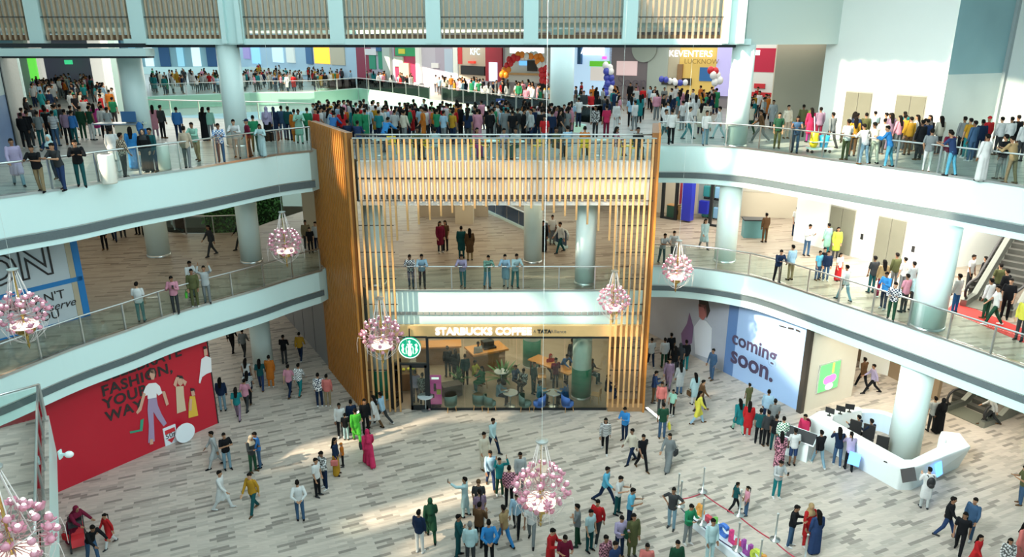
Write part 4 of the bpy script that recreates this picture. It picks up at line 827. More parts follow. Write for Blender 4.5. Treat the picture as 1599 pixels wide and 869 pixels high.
for zz, lvn in ((L1, 'on the store floor'), (7.08, 'on the lower shelf'), (8.28, 'on the upper shelf')):
    for i, (cn, c) in enumerate((('teal', (.03, .22, .24)), ('dark green', (.02, .12, .09)), ('light blue', (.2, .4, .6)), ('navy', (.02, .03, .2)))):
        q = s_.at(s_.px(1082+i*9, 330)[0], zz, -1.85); c_ = thing('suitcase', cn+' suitcase '+lvn+' of the luggage store', 'suitcase', q, s_.rz, 'suitcases in the luggage store')
        o = obj('shell', MB().box((0, 0, .42), (.46, .28, .7)), [mat('case_'+cn.replace(' ', '_'), c, .35)], c_); bv = o.modifiers.new('bevel', 'BEVEL'); bv.width = .06; bv.segments = 3
        obj('handle', MB().tube([(-.1, 0, .77), (-.1, 0, .98), (.1, 0, .98), (.1, 0, .77)], .012), [METAL], c_)
        for a in (-.17, .17): obj('wheel', MB().ball((a, 0, .04), .045, 8, 6), [BLACK], c_)
for u, cn, c in ((1046, 'dark green', (.03, .10, .07)), (1062, 'tan', (.42, .26, .10))):
    q = s_.at(s_.px(u, 330)[0], L1, -.6); c_ = thing('display_cube', cn+' display cube in the luggage store window', 'display', q, s_.rz); o = obj('cube_body', MB().box((0, 0, .4), (.8, .5, .8)), [mat('cube_'+cn.replace(' ', '_'), c, .5)], c_); obj('cube_top', MB().box((0, 0, .82), (.84, .54, .04)), [WOODP], c_)
# ================================================================ UPPER FLOOR SHOP FRONTS
A_, B_, C_, D_, E_ = (23, 50), (16.3, 56), (-.6, 66), (-17, 86), (-42, 117)
SA, SB, SC, SD = Wall(C_, B_), Wall(D_, C_), Wall(E_, D_), Wall(B_, A_)
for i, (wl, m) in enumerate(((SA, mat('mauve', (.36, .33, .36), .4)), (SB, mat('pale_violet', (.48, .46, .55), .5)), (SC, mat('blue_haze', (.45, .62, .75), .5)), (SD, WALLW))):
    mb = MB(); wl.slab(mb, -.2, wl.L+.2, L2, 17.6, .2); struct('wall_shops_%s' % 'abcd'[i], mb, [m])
def lit(name, c, es): return mat(name, c, .5, emit=c, es=es*.8)
def shop(name, label, wall, parts, texts=()):  # plain walls and posters among the parts also glow, standing in for shop lighting
    t = thing('shop', label, 'shop front')
    for i, (pn, u0, v0, u1, v1, m) in enumerate(parts): wpanel(pn, wall, u0, v0, u1, v1, m, t, .06+.05*i, .12+.05*i)
    for b_, u, v, s_, m in texts: wtext('lettering', wall, b_, u, v, s_, m, t, off=.45, align='CENTER')
    return t
SGN = mat('sign_glow', (1, 1, 1), .5, emit=(1, 1, 1), es=2.2)
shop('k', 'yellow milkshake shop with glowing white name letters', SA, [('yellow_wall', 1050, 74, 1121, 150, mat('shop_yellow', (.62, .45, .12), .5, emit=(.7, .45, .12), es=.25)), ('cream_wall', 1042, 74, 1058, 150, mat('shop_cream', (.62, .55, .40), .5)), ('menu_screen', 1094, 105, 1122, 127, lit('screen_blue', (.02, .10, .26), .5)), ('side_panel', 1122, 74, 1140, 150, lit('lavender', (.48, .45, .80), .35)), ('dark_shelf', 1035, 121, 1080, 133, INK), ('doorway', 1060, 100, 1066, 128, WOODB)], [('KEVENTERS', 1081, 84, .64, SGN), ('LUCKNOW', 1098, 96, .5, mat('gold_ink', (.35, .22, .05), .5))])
shop('m', 'mauve closed shop hoarding with pale round emblem', SA, [('hoarding_panel', 953, 74, 1014, 155, mat('mauve_dark', (.25, .21, .23), .35)), ('painted_reflection', 964, 95, 995, 118, lit('reflection_pink', (.85, .62, .62), .35)), ('pale_pier', 1014, 74, 1041, 150, mat('pale_pier', (.48, .55, .50), .5))], [('Soon', 990, 128, 1.2, mat('mauve_ink', (.16, .13, .16), .5))])  # pink glowing panel paints a screen's reflection onto the hoarding
mb = MB(); t_, z_ = SA.px(1008, 76); SA.flat(mb, [(t_+1.0*cos(a), z_+1.0*sin(a)) for a in [2*pi*k/28 for k in range(28)]], .3); tag(obj('round_emblem', mb, [mat('pale_green', (.42, .48, .43), .5)]), 'pale round emblem at the top of the mauve shop hoarding', 'sign')
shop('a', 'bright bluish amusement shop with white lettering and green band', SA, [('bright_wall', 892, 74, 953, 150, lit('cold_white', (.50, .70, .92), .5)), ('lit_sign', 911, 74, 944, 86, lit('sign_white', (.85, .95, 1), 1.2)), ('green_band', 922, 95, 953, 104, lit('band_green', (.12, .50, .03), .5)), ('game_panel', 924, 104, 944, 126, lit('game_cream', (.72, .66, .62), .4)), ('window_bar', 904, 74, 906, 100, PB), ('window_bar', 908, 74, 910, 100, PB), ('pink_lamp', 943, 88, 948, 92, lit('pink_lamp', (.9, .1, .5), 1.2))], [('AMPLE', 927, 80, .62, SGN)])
shop('w', 'white sweet shop front with two hanging screens', SA, [('white_wall', 790, 74, 858, 130, mat('shop_white', (.70, .70, .68), .5)), ('lit_sign', 797, 74, 850, 83, lit('sign_white', (.85, .95, 1), 1.2)), ('screen', 812, 95, 824, 102, lit('screen_cyan', (.15, .45, .85), .9)), ('dark_screen', 825, 94, 840, 111, INK), ('counter', 790, 113, 858, 118, WOODP)])
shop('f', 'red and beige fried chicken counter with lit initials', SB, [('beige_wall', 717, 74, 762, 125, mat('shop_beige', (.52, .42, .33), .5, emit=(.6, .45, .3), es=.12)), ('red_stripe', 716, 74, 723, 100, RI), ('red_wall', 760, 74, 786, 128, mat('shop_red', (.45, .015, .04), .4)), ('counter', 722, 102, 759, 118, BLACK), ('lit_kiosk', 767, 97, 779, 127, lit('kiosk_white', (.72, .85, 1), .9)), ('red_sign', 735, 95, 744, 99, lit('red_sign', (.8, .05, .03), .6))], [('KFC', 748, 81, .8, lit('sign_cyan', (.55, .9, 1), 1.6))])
shop('v', 'pale violet shop front with a tall blue poster', SB, [('violet_wall', 680, 74, 715, 130, mat('violet_wall', (.40, .36, .46), .5)), ('blue_poster', 695, 76, 709, 130, mat('poster_blue', (.42, .52, .66), .5)), ('pale_pillar', 709, 74, 717, 130, WALLW), ('notice', 676, 98, 687, 106, PW)])
shop('g', 'green and red poster covered shop front', SB, [('red_wall', 616, 74, 652, 128, mat('poster_red', (.42, .03, .09), .5)), ('green_poster', 618, 74, 650, 88, lit('poster_green', (.02, .28, .10), .2)), ('yellow_patch', 624, 76, 634, 84, lit('poster_yellow', (.6, .55, .05), .2)), ('pale_poster', 617, 88, 632, 104, mat('poster_pale', (.48, .55, .45), .5)), ('cream_poster', 626, 98, 642, 120, mat('poster_cream', (.55, .42, .30), .5)), ('pier', 652, 74, 660, 130, WALLW)])
shop('p', 'dark red shop front with tall green curtains', SB, [('red_wall', 556, 74, 582, 128, mat('wine_red', (.28, .02, .06), .5)), ('green_curtain', 577, 84, 588, 108, PG), ('green_curtain', 592, 80, 602, 108, PG), ('white_panel', 572, 76, 590, 86, PW), ('blue_band', 590, 74, 598, 80, PB), ('pale_pier', 600, 74, 614, 125, mat('pale_pier', (.48, .55, .50), .5))])
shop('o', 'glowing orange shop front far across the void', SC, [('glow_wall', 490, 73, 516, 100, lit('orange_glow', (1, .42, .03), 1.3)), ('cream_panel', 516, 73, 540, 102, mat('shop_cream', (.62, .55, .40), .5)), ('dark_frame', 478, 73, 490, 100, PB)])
shop('b', 'row of bluish lit shop windows far across the void', SC, [('bright_window', 392, 73, 408, 100, lit('window_blue', (.25, .55, .85), .6)), ('bright_window', 425, 73, 444, 98, lit('window_pale', (.55, .75, .85), .5)), ('violet_window', 380, 73, 392, 92, lit('window_violet', (.3, .25, .5), .4)), ('pale_window', 448, 73, 462, 98, lit('window_cream', (.6, .65, .6), .4)), ('grey_wall', 390, 104, 480, 117, mat('mint_wall', (.60, .70, .66), .5))])
shop('r', 'red and white shop front beside the sunlit column', SD, [('red_wall', 1173, 75, 1213, 113, mat('bright_red', (.55, .015, .06), .4)), ('lit_sign', 1173, 78, 1187, 86, lit('sign_white', (.85, .95, 1), 1.2)), ('white_panel', 1172, 113, 1228, 160, WALLW), ('red_rail', 1172, 143, 1212, 152, RI), ('red_mark', 1180, 130, 1196, 138, RI)])
# far glazed block across the void
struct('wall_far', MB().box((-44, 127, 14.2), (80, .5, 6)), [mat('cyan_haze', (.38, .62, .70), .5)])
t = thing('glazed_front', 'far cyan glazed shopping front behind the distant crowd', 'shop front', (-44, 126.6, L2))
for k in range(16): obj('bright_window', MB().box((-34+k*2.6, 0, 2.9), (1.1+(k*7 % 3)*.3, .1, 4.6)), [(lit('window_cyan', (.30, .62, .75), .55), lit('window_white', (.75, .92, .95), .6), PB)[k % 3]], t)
fa, fb = W(225, 113, L2), W(480, 117, L2); struct('trim_100', MB().bar((fa.x, 112, L2+.5), (fb.x, 112, L2+.5), .4, 1.0), [WHITE])
# upper left corridor
lw = Wall(W(-70, 300, L2), W(28, 240, L2)); t = thing('shop', 'grey and blue shop hoarding at the near end of the upper balcony', 'shop front')
mb = MB(); lw.slab(mb, 0, lw.L, L2, L2+2.6, .15); obj('blue_panel', mb, [mat('hoarding_blue_grey', (.13, .20, .36), .4, noise=.4, nscale=.5)], t); mb = MB(); lw.slab(mb, 0, lw.L, L2+2.6, 15.7, .15); obj('grey_panel', mb, [mat('mint_grey', (.45, .52, .52), .4)], t); mb = MB(); lw.slab(mb, lw.L-.12, lw.L+.05, L2, 15.7, .2, .04); obj('edge_post', mb, [DARKM], t)
l2w = Wall(W(28, 240, L2), W(46, 190, L2)); t = thing('shop', 'grey speckled wall panel at the mouth of the upper corridor', 'shop front'); mb = MB(); l2w.slab(mb, .5, l2w.L, L2, 15.7, .15); obj('wall_panel', mb, [mat('speckle_grey', (.28, .30, .29), .6, noise=.4, nscale=6)], t)
mb = MB(); l2w.slab(mb, l2w.L-.4, l2w.L+.2, L2, 15.7, .4, .1); obj('white_post', mb, [WHITE], t)
t = thing('shop', 'bright white shop piers and lime sign at the end of the upper corridor', 'shop front'); cy = 76
for u0, u1, m, y in ((34, 50, WALLW, 70), (55, 70, mat('corridor_white', (.85, .85, .80), .5, emit=(1, .95, .85), es=.3), 72), (148, 166, mat('corridor_white', (.85, .85, .80), .5), 62), (168, 178, mat('corridor_white', (.85, .85, .80), .5), 58), (180, 190, mat('mint_pier', (.55, .75, .70), .5), 54)):  # white piers glow faintly to look brightly lit; no lamp in them
    a, b = WY(u0, 120, y).x, WY(u1, 120, y).x; obj('pier', MB().box(((a+b)/2, y, 14.2), (b-a, .6, 5.2)), [m], t)
obj('back_panel', MB().box(((WY(70, 120, cy).x+WY(148, 120, cy).x)/2, cy, 14.2), (WY(148, 120, cy).x-WY(70, 120, cy).x, .3, 5.2)), [mat('violet_grey', (.26, .25, .36), .5)], t)
a = WY(54, 118, 69); obj('lime_sign', MB().box((a.x, 69, 13.9), (.7, .2, 2.2)), [lit('lime', (.15, .75, .08), .8)], t); a = WY(107, 97, 75); obj('green_sign', MB().box((a.x, 75, a.z), (.7, .2, .4)), [lit('exit_green', (.05, .6, .25), .8)], t)
# balloons
bm_ = {}
for cn, c in (('red', (.62, .02, .03)), ('orange', (.85, .25, .02)), ('white', (.85, .85, .85)), ('blue', (.06, .08, .45))):
    me = MB().ball((0, 0, 0), (.24, .24, .28), 10, 7).mesh('balloon', True); me.materials.append(mat('balloon_'+cn, c, .25)); bm_[cn] = me
def balloons(label, pts, y, cols_, nm='balloon_arch', s=1):
    P = [WY(u, v, y) for u, v in pts]; t = thing(nm, label, 'balloons', (P[0].x, y, L2)); o = V((P[0].x, y, L2)); R_ = []
    for a, b in zip(P, P[1:]):
        n = max(1, int((b-a).length/.36)); R_ += [a.lerp(b, k/n) for k in range(n)]
    rr = random.Random(len(label))
    for i, q in enumerate(R_):
        for e in (-.16, .16): g = obj('balloon', bm_[cols_(i/len(R_), rr)], None, t); g.location = q-o+V((e, rr.uniform(-.12, .12), rr.uniform(-.1, .1))); g.scale = (s,)*3
balloons('red orange and white balloon arch over the sweet shop', [(787, 118), (798, 92), (812, 86), (840, 87), (848, 108), (850, 134)], 62, lambda f, r: ('orange' if f < .12 else 'red' if f < .3 else ('white' if int(f*20) % 3 else 'orange') if f < .6 else 'orange' if f < .72 else 'white' if f < .8 else 'red'))
balloons('blue and white balloon column at the edge of the amusement shop', [(949, 104), (952, 128), (947, 152)], 56, lambda f, r: r.choice(('blue', 'white', 'blue')), 'balloon_column')
balloons('black and white balloon garland over the milkshake counter', [(1036, 124), (1050, 128), (1066, 130), (1078, 130)], 54, lambda f, r: r.choice(('blue', 'white')), 'balloon_garland', .8)
balloons('red and white balloon bunch against the column edge', [(1114, 110), (1120, 128), (1126, 118)], 52, lambda f, r: r.choice(('red', 'white', 'white')), 'balloon_bunch')
# upper floor terrace furniture
ych = [make_chair('terrace_chair', 'x', YEL)]; us = 0
for u, v, rz, l in ((841, 243, 200, 'yellow terrace chair next to the boy in red'), (912, 245, 180, 'yellow terrace chair in front of the seated pair in orange'), (976, 243, 90, 'yellow terrace chair left of the seated person in black'), (995, 247, 20, 'yellow terrace chair nearest the slim end fin'), (806, 205, 10, 'yellow terrace chair by the white ramp wall'), (789, 243, 150, 'yellow terrace chair beside the child with green shoes'), (741, 244, 190, 'yellow terrace chair in mid terrace by the white table'), (757, 243, 170, 'yellow terrace chair next to the wooden rail post in mid terrace'), (652, 243, 100, 'yellow terrace chair beside the seated person in dark green'), (668, 246, 170, 'yellow terrace chair before the dark group near the fin'), (612, 240, 190, 'yellow terrace chair closest to the large timber fin')):
    p = W(u, v, L2)
    if p.y < FY+.4: p.y = FY+.45
    if not us: ych[0].location = p; ych[0].rotation_euler = (0, 0, R(rz)); ych[0]['label'] = l; ych[0]['group'] = 'yellow terrace chairs'; us = 1
    else: dup(ych[0], p, R(rz), l, 'yellow terrace chairs')
tb = make_table('terrace_table', 'x', WHITE, .4)
for i, (u, v, l) in enumerate(((936, 243, 'white terrace table in front of the yellow chair pair'), (765, 246, 'white terrace table among the middle yellow chairs'), (596, 243, 'white terrace table with a red tray near the large fin'), (805, 247, 'white terrace table by the child with green shoes'))):
    p = W(u, v, L2); p.y = max(p.y, FY+.5)
    if i == 0: tb.location = p; tb['label'] = l; tb['group'] = 'terrace tables'
    else: dup(tb, p, label=l, group='terrace tables')
p = W(596, 243, L2); p.y = max(p.y, FY+.5); t = thing('tray', 'red food tray on the white terrace table near the large fin', 'tray', p+V((0, 0, .745))); obj('tray_base', MB().box((0, 0, .01), (.42, .3, .02)).box((0, .15, .025), (.42, .015, .03)).box((0, -.15, .025), (.42, .015, .03)).box((.21, 0, .025), (.015, .3, .03)).box((-.21, 0, .025), (.015, .3, .03)), [RI], t)
for u, v, l in ((172, 286, 'white cylindrical litter bin beside the person in the checked shirt'), (257, 264, 'white cylindrical litter bin beyond the person in the black robe')):
    p = W(u, v, L2); t = thing('litter_bin', l, 'bin', p); obj('body', MB().lathe([(.24, 0), (.26, .05), (.26, 1.0), (.24, 1.04), (.16, 1.04)], n=24), [mat('bin_white', (.78, .78, .70), .4)], t, True); obj('opening', MB().lathe([(.01, 1.02), (.16, 1.02), (.16, 1.045), (.01, 1.045)], n=20), [DARKM], t)
p = W(199, 228, L2); t = thing('service_desk', 'beige service desk beside the tall white column on the upper floor', 'desk', p); obj('body', MB().box((0, .4, .5), (1.0, .7, 1.0)), [BEIGE], t); obj('worktop', MB().box((-.4, .4, 1.03), (2.2, .8, .06)), [METAL], t); obj('monitor_screen', MB().box((.1, .35, 1.35), (.7, .06, .5)), [PB], t)
p = W(1278, 238, L2); t = thing('cleaning_trolley', 'cleaning trolley with yellow and blue buckets on the upper balcony', 'trolley', p, .1)
obj('tray', MB().box((0, 0, .2), (1.0, .5, .06)).box((0, 0, .5), (.96, .46, .03)), [WHITE], t); obj('mop_handle', MB().tube([(-.2, 0, .3), (-.35, .1, 1.6)], .02), [WHITE], t); obj('yellow_bag', MB().lathe([(.12, .25), (.2, .4), (.17, .9), (.1, .95)], (-.28, 0, 0), 10), [YEL], t, True); obj('blue_bucket', MB().lathe([(.16, .25), (.24, .75), (.22, .75), (.15, .3), (.01, .3)], (.2, 0, 0), 14), [mat('bucket_blue', (.03, .40, .75), .4)], t, True)
for a in (-.42, .42):
    for b in (-.2, .2): obj('wheel', MB().ball((a, b, .07), .07, 8, 6), [BLACK], t)
p = W(781, 161, L2); p = WY(781, 161, 50); t = thing('camera_sign', 'small dark blue sign with a white ring on the ramp balustrade', 'sign', p); obj('plate', MB().box((0, 0, 0), (.55, .04, .6)), [mat('sign_navy', (.02, .05, .2), .4)], t); obj('ring', disc(MB(), .17, -.035, -.02, 24, .1), [PW], t)
# gantry camera on the landing edge
p = W(104, 712, L1-.4); p = WD(104, 709, 21.0); t = thing('security_camera', 'white security camera fixed to the edge of the landing', 'camera', p); obj('housing', MB().ball((.07, 0, 0), (.13, .1, .1), 12, 8), [mat('camera_white', (.8, .82, .82), .4)], t, True); obj('bracket', MB().box((-.1, 0, 0), (.18, .06, .06)).box((-.18, 0, 0), (.04, .14, .26)), [WHITE], t)
p = W(125, 850, 0); t = thing('stroller', 'baby stroller with red fittings pushed by the woman in the maroon headscarf', 'stroller', p, .5)
obj('frame', MB().tube([(-.22, .3, 1.0), (-.22, -.1, .55), (-.24, -.4, .1)], .018).tube([(.22, .3, 1.0), (.22, -.1, .55), (.24, -.4, .1)], .018).tube([(-.22, .3, 1.0), (.22, .3, 1.0)], .022).tube([(-.22, .0, .6), (-.24, .35, .1)], .016).tube([(.22, .0, .6), (.24, .35, .1)], .016), [DARKM], t)
obj('seat', MB().add([(-.2, .1, .85), (.2, .1, .85), (.2, -.02, .45), (-.2, -.02, .45), (.2, -.3, .42), (-.2, -.3, .42), (.2, -.42, .2), (-.2, -.42, .2)], [(0, 1, 2, 3), (3, 2, 4, 5), (5, 4, 6, 7)]), [RI], t)
obj('canopy', MB().add([(.21*s_, .1-.28*sin(a), .82+.22*cos(a)) for a in [k*pi/12-.5 for k in range(9)] for s_ in (-1, 1)], [(2*k, 2*k+1, 2*k+3, 2*k+2) for k in range(8)]), [BLACK], t, True)
for a, b in ((-.24, -.4), (.24, -.4), (-.24, .35), (.24, .35)): w_ = obj('wheel', MB().lathe([(.02, -.02), (.1, -.025), (.1, .025), (.02, .02)], n=16), [BLACK], t); w_.location = (a, b, .1); w_.rotation_euler = (0, pi/2, 0)
# ================================================================ PEOPLE
def remesh(name, mb, voxel, keep, it=3, fac=.5):
    me = mb.mesh(name); o = bpy.data.objects.new('tmp', me); COL.objects.link(o)
    m = o.modifiers.new('r', 'REMESH'); m.mode = 'VOXEL'; m.voxel_size = voxel
    if it: m = o.modifiers.new('s', 'SMOOTH'); m.iterations = it; m.factor = fac
    if keep < 1: m = o.modifiers.new('d', 'DECIMATE'); m.ratio = keep
    dg = bpy.context.evaluated_depsgraph_get(); n = bpy.data.meshes.new_from_object(o.evaluated_get(dg)); n.name = name
    bpy.data.objects.remove(o); bpy.data.meshes.remove(me); n.materials.clear()
    n.polygons.foreach_set('use_smooth', [True]*len(n.polygons)); return n
def cap(mb, a, b, ra, rb, n=10):
    a, b = V(a), V(b); d = (b-a); L = d.length; d = d/L if L > 1e-6 else V((0, 0, 1)); P, Rr = [], []
    for t in (-.97, -.7, -.25): P.append(a+d*ra*t); Rr.append(ra*math.sqrt(1-t*t))
    for t in (.25, .7, .97): P.append(b+d*rb*t); Rr.append(rb*math.sqrt(1-t*t))
    return mb.tube(P, Rr, n)
def rings(mb, rs, n=16):
    o = []
    for c, rx, ry in rs: o += [(c[0]+rx*cos(2*pi*k/n), c[1]+ry*sin(2*pi*k/n), c[2]) for k in range(n)]
    N = len(rs); return mb.add(o, [(i*n+k, i*n+(k+1) % n, (i+1)*n+(k+1) % n, (i+1)*n+k) for i in range(N-1) for k in range(n)]+[tuple(range(n-1, -1, -1)), tuple((N-1)*n+k for k in range(n))])
# pose: lean, head tilt, legs (thigh pitch, knee bend) left/right, arms (pitch, out, elbow, inward turn) left/right
PO = dict(stand=(2, 5, (0, 0), (0, 0), (4, 10, 12, 10), (4, 10, 12, 10)), rest=(2, 0, (4, 4), (-3, 6), (-6, 12, 18, 20), (10, 12, 25, 20)),
    walk=(4, 4, (24, 6), (-14, 18), (-18, 9, 14, 5), (22, 9, 20, 8)), stride=(7, 6, (33, 8), (-20, 26), (-28, 9, 16, 5), (30, 9, 26, 8)),
    phone=(4, 22, (2, 2), (-2, 4), (22, 12, 92, 28), (18, 14, 88, 30)), hips=(1, 3, (3, 2), (-3, 4), (-14, 48, 75, 95), (-14, 48, 75, 95)),
    fold=(2, 6, (2, 2), (-3, 4), (20, 16, 98, 78), (22, 16, 92, 74)), railing=(18, 10, (6, 4), (-8, 8), (38, 14, 62, 35), (42, 14, 58, 32)),
    selfie=(0, -6, (6, 4), (-6, 6), (92, 14, 30, 5), (4, 10, 14, 10)), behind=(0, 8, (2, 2), (-2, 4), (-34, 18, 30, 88), (-34, 18, 34, 86)),
    raise_=(0, -4, (4, 4), (-4, 6), (120, 24, 62, 25), (122, 22, 66, 25)), sit=(4, 8, (84, 82), (80, 84), (32, 12, 62, 24), (30, 12, 66, 22)), bend=(34, 14, (10, 6), (-10, 10), (52, 12, 20, 10), (48, 12, 24, 10)))
def skel(pose):
    lean, tilt, lL, lR, aL, aR = PO[pose]; J = {}; hz = .93
    legs = {}
    for s_, (tp, kb), k in ((1, lL, 'L'), (-1, lR, 'R')):
        h = V((s_*.088, 0, 0)); t = V((s_*.03, -sin(R(tp)), -cos(R(tp)))).normalized(); q = R(tp-kb); sh = V((s_*.008, -sin(q), -cos(q)))
        kn = h+t*.43; an = kn+sh*.41; legs[k] = (h, kn, an)
    low = min(l[2].z for l in legs.values()); hz = -low+.075
    up = V((0, 0, hz)); fx = V((0, -sum(l[2].y for l in legs.values())/2, 0)) if pose not in ('sit',) else V((0, 0, 0))
    if pose == 'sit': up = V((0, 0, .53))
    for k in 'LR': J['h'+k], J['k'+k], J['a'+k] = [q+up+fx for q in legs[k]]
    P = up+fx; sl = R(lean); sd = V((0, -sin(sl), cos(sl))); J['p'] = P; J['w'] = P+sd*.16; J['c'] = P+sd*.36; J['s'] = P+sd*.47; J['n'] = P+sd*.53
    ht = R(lean*.5+tilt); J['hd'] = J['n']+V((0, -sin(ht)*.6-.01, cos(ht)))*.145; J['ht'] = ht
    for s_, (pt, out, el, inn), k in ((1, aL, 'L'), (-1, aR, 'R')):
        sh = J['s']+V((s_*.175, .01, .0)); a = R(pt); o = R(out); d = V((s_*sin(o), -sin(a)*cos(o), -cos(a)*cos(o))); e = sh+d*.29
        b = R(pt+el); i_ = R(inn); f = V((-s_*sin(i_)*.8+s_*sin(o)*.3*cos(i_), -sin(b)*cos(i_), -cos(b)*cos(i_)))
        if pose == 'behind': f = V((-s_*.72, .42, -.62))
        if pose == 'hips': f = V((-s_*.72, -.28, -.60))
        f.normalize(); w_ = e+f*.25; J['S'+k], J['E'+k], J['W'+k], J['f'+k] = sh, e, w_, f
    return J
SK = {k: skel(k) for k in PO}
CACHE = {}
def hand(mb, J, k, s_):
    w_, f = J['W'+k], J['f'+k]; x = V((0, 0, 1)).cross(f); x = x.normalized() if x.length > .2 else V((0, 1, 0)); nrm = x.cross(f)
    q = Matrix((x, nrm, f)).transposed(); mb.ball(w_+f*.055, (.040, .017, .055), 10, 6, rot=q)
    for i, L in enumerate((.066, .076, .072, .056)):
        b = w_+f*.095+x*(-.03+.02*i); m = b+f*L*.55-nrm*.006; cap(mb, b-f*.02, m, .0098, .009, 7); cap(mb, m, m+f*L*.45-nrm*.022, .009, .0078, 7)
    b = w_+f*.03-x*.034; cap(mb, b, b+f*.045-x*.028, .012, .0105, 7); cap(mb, b+f*.045-x*.028, b+f*.075-x*.03-nrm*.008, .0105, .009, 7)
def torso(mb, J, e, z0=None, top=True):
    P, w_, c, s_, n = J['p'], J['w'], J['c'], J['s'], J['n']
    rs = [(P-V((0, 0, .09)), .145+e, .105+e), (P, .162+e, .112+e), (w_, .142+e, .096+e), (c-(c-w_)*.25, .160+e, .112+e), (c+(s_-c)*.5, .172+e, .108+e), (s_+(n-s_)*.3, .135+e*.7, .08+e), (n-(n-s_)*.05, .062+e*.4, .058+e*.4)]
    return rings(mb, rs)
def piece(pose, kind):
    key = (pose, kind)
    if key in CACHE: return CACHE[key]
    J = SK[pose]; mb = MB(); hd = J['hd']; rt = Matrix.Rotation(J['ht']*.7, 3, 'X'); vox, keep, it = .0135, .45, 4
    def H(x, y, z): return hd+rt @ V((x, y, z))
    if kind == 'body':
        vox, keep, it = .0095, .38, 1
        mb.ball(hd+V((0, 0, 0)), (.073, .093, .112), 14, 10, rot=rt); mb.ball(H(0, -.022, -.055), (.055, .07, .06), 12, 8, rot=rt); cap(mb, H(0, -.088, .012), H(0, -.104, -.022), .009, .014, 7)
        for s_ in (-1, 1): mb.ball(H(s_*.075, .008, -.005), (.012, .022, .032), 8, 6, rot=rt)
        cap(mb, J['n']-V((0, 0, .05)), hd-V((0, 0, .05)), .055, .05); torso(mb, J, -.006)
        for k, s_ in (('L', 1), ('R', -1)):
            cap(mb, J['S'+k], J['E'+k], .052, .039); cap(mb, J['E'+k], J['W'+k], .040, .026); hand(mb, J, k, s_); cap(mb, J['W'+k]-J['f'+k]*.02, J['W'+k]+J['f'+k]*.04, .025, .022)
            cap(mb, J['h'+k], J['k'+k], .083, .055); cap(mb, J['k'+k], J['k'+k].lerp(J['a'+k], .35), .053, .054); cap(mb, J['k'+k].lerp(J['a'+k], .35), J['a'+k], .053, .036)
            cap(mb, J['a'+k]-V((0, -.02, .035)), J['a'+k]+V((s_*.015, -.15, -.048)), .036, .027)
    elif kind in ('tee', 'shirt', 'vest'):
        torso(mb, J, .018)
        for k in 'LR':
            S, E, W_ = J['S'+k], J['E'+k], J['W'+k]
            if kind == 'tee': cap(mb, S, S.lerp(E, .72), .068, .060)
            elif kind == 'vest': cap(mb, S, S.lerp(E, .1), .062, .058)
            else: cap(mb, S, E, .068, .056); cap(mb, E, E.lerp(W_, .88), .055, .042)
    elif kind in ('kurta', 'dress'):
        torso(mb, J, .02); f = .62 if kind == 'kurta' else 1.55
        for k, s_ in (('L', 1), ('R', -1)):
            S, E, W_ = J['S'+k], J['E'+k], J['W'+k]; cap(mb, S, E, .070, .06); cap(mb, E, E.lerp(W_, .85), .058, .05)
            h, kn, an = J['h'+k], J['k'+k], J['a'+k]
            if kind == 'kurta': cap(mb, h, h.lerp(kn, .95), .112, .108)
            else: cap(mb, h, kn, .115, .118); cap(mb, kn, kn.lerp(an, .86), .118, .132)
        hm, km, am = [(J[a+'L']+J[a+'R'])/2 for a in 'hka']; cap(mb, hm, hm.lerp(km, .95), .135, .118)
        if kind == 'dress': cap(mb, km, km.lerp(am, .84), .118, .14)
    elif kind in ('trousers', 'shorts'):
        P = J['p']; rings(mb, [(P-V((0, 0, .10)), .135, .108), (P, .172, .120), (J['w']-(J['w']-P)*.35, .156, .110)])
        for k in 'LR':
            h, kn, an = J['h'+k], J['k'+k], J['a'+k]
            if kind == 'shorts': cap(mb, h, h.lerp(kn, .92), .094, .082)
            else: cap(mb, h, kn, .093, .070); cap(mb, kn, an+(kn-an)*.02, .069, .055)
    elif kind == 'skirt':
        P = J['p']; rings(mb, [(P-V((0, 0, .10)), .15, .12), (P, .175, .125), (J['w']-(J['w']-P)*.3, .155, .112)])
        for k in 'LR': cap(mb, J['h'+k], J['k'+k], .11, .12); cap(mb, J['k'+k], J['k'+k].lerp(J['a'+k], .85), .12, .135)
        hm, km, am = [(J[a+'L']+J[a+'R'])/2 for a in 'hka']; cap(mb, hm, km, .13, .13); cap(mb, km, km.lerp(am, .8), .13, .14)
    elif kind in ('shoeL', 'shoeR'):
        vox, keep = .011, .5; k = kind[-1]; s_ = 1 if k == 'L' else -1; a = J['a'+k]; cap(mb, a-V((0, -.045, .032)), a+V((s_*.012, -.06, -.03)), .045, .042); cap(mb, a+V((s_*.012, -.06, -.038)), a+V((s_*.02, -.15, -.044)), .040, .032)
    elif kind == 'short':
        vox, keep = .012, .5; mb.ball(H(0, .022, .026), (.083, .092, .100), 14, 10, rot=rt); mb.ball(H(0, -.03, .075), (.068, .065, .048), 12, 8, rot=rt)
    elif kind == 'long':
        vox, keep = .013, .5; mb.ball(H(0, .024, .024), (.085, .094, .102), 14, 10, rot=rt); mb.ball(H(0, -.028, .075), (.068, .062, .045), 12, 8, rot=rt); c = J['c']; b = J['n']+V((0, .085, -.02))
        for x in (-.045, 0, .045): cap(mb, H(x, .07, .0), b+V((x, .0, .0)), .05, .048); cap(mb, b+V((x, 0, 0)), c+V((x*.7, .15, -.02)), .046, .03)
    elif kind == 'tail':
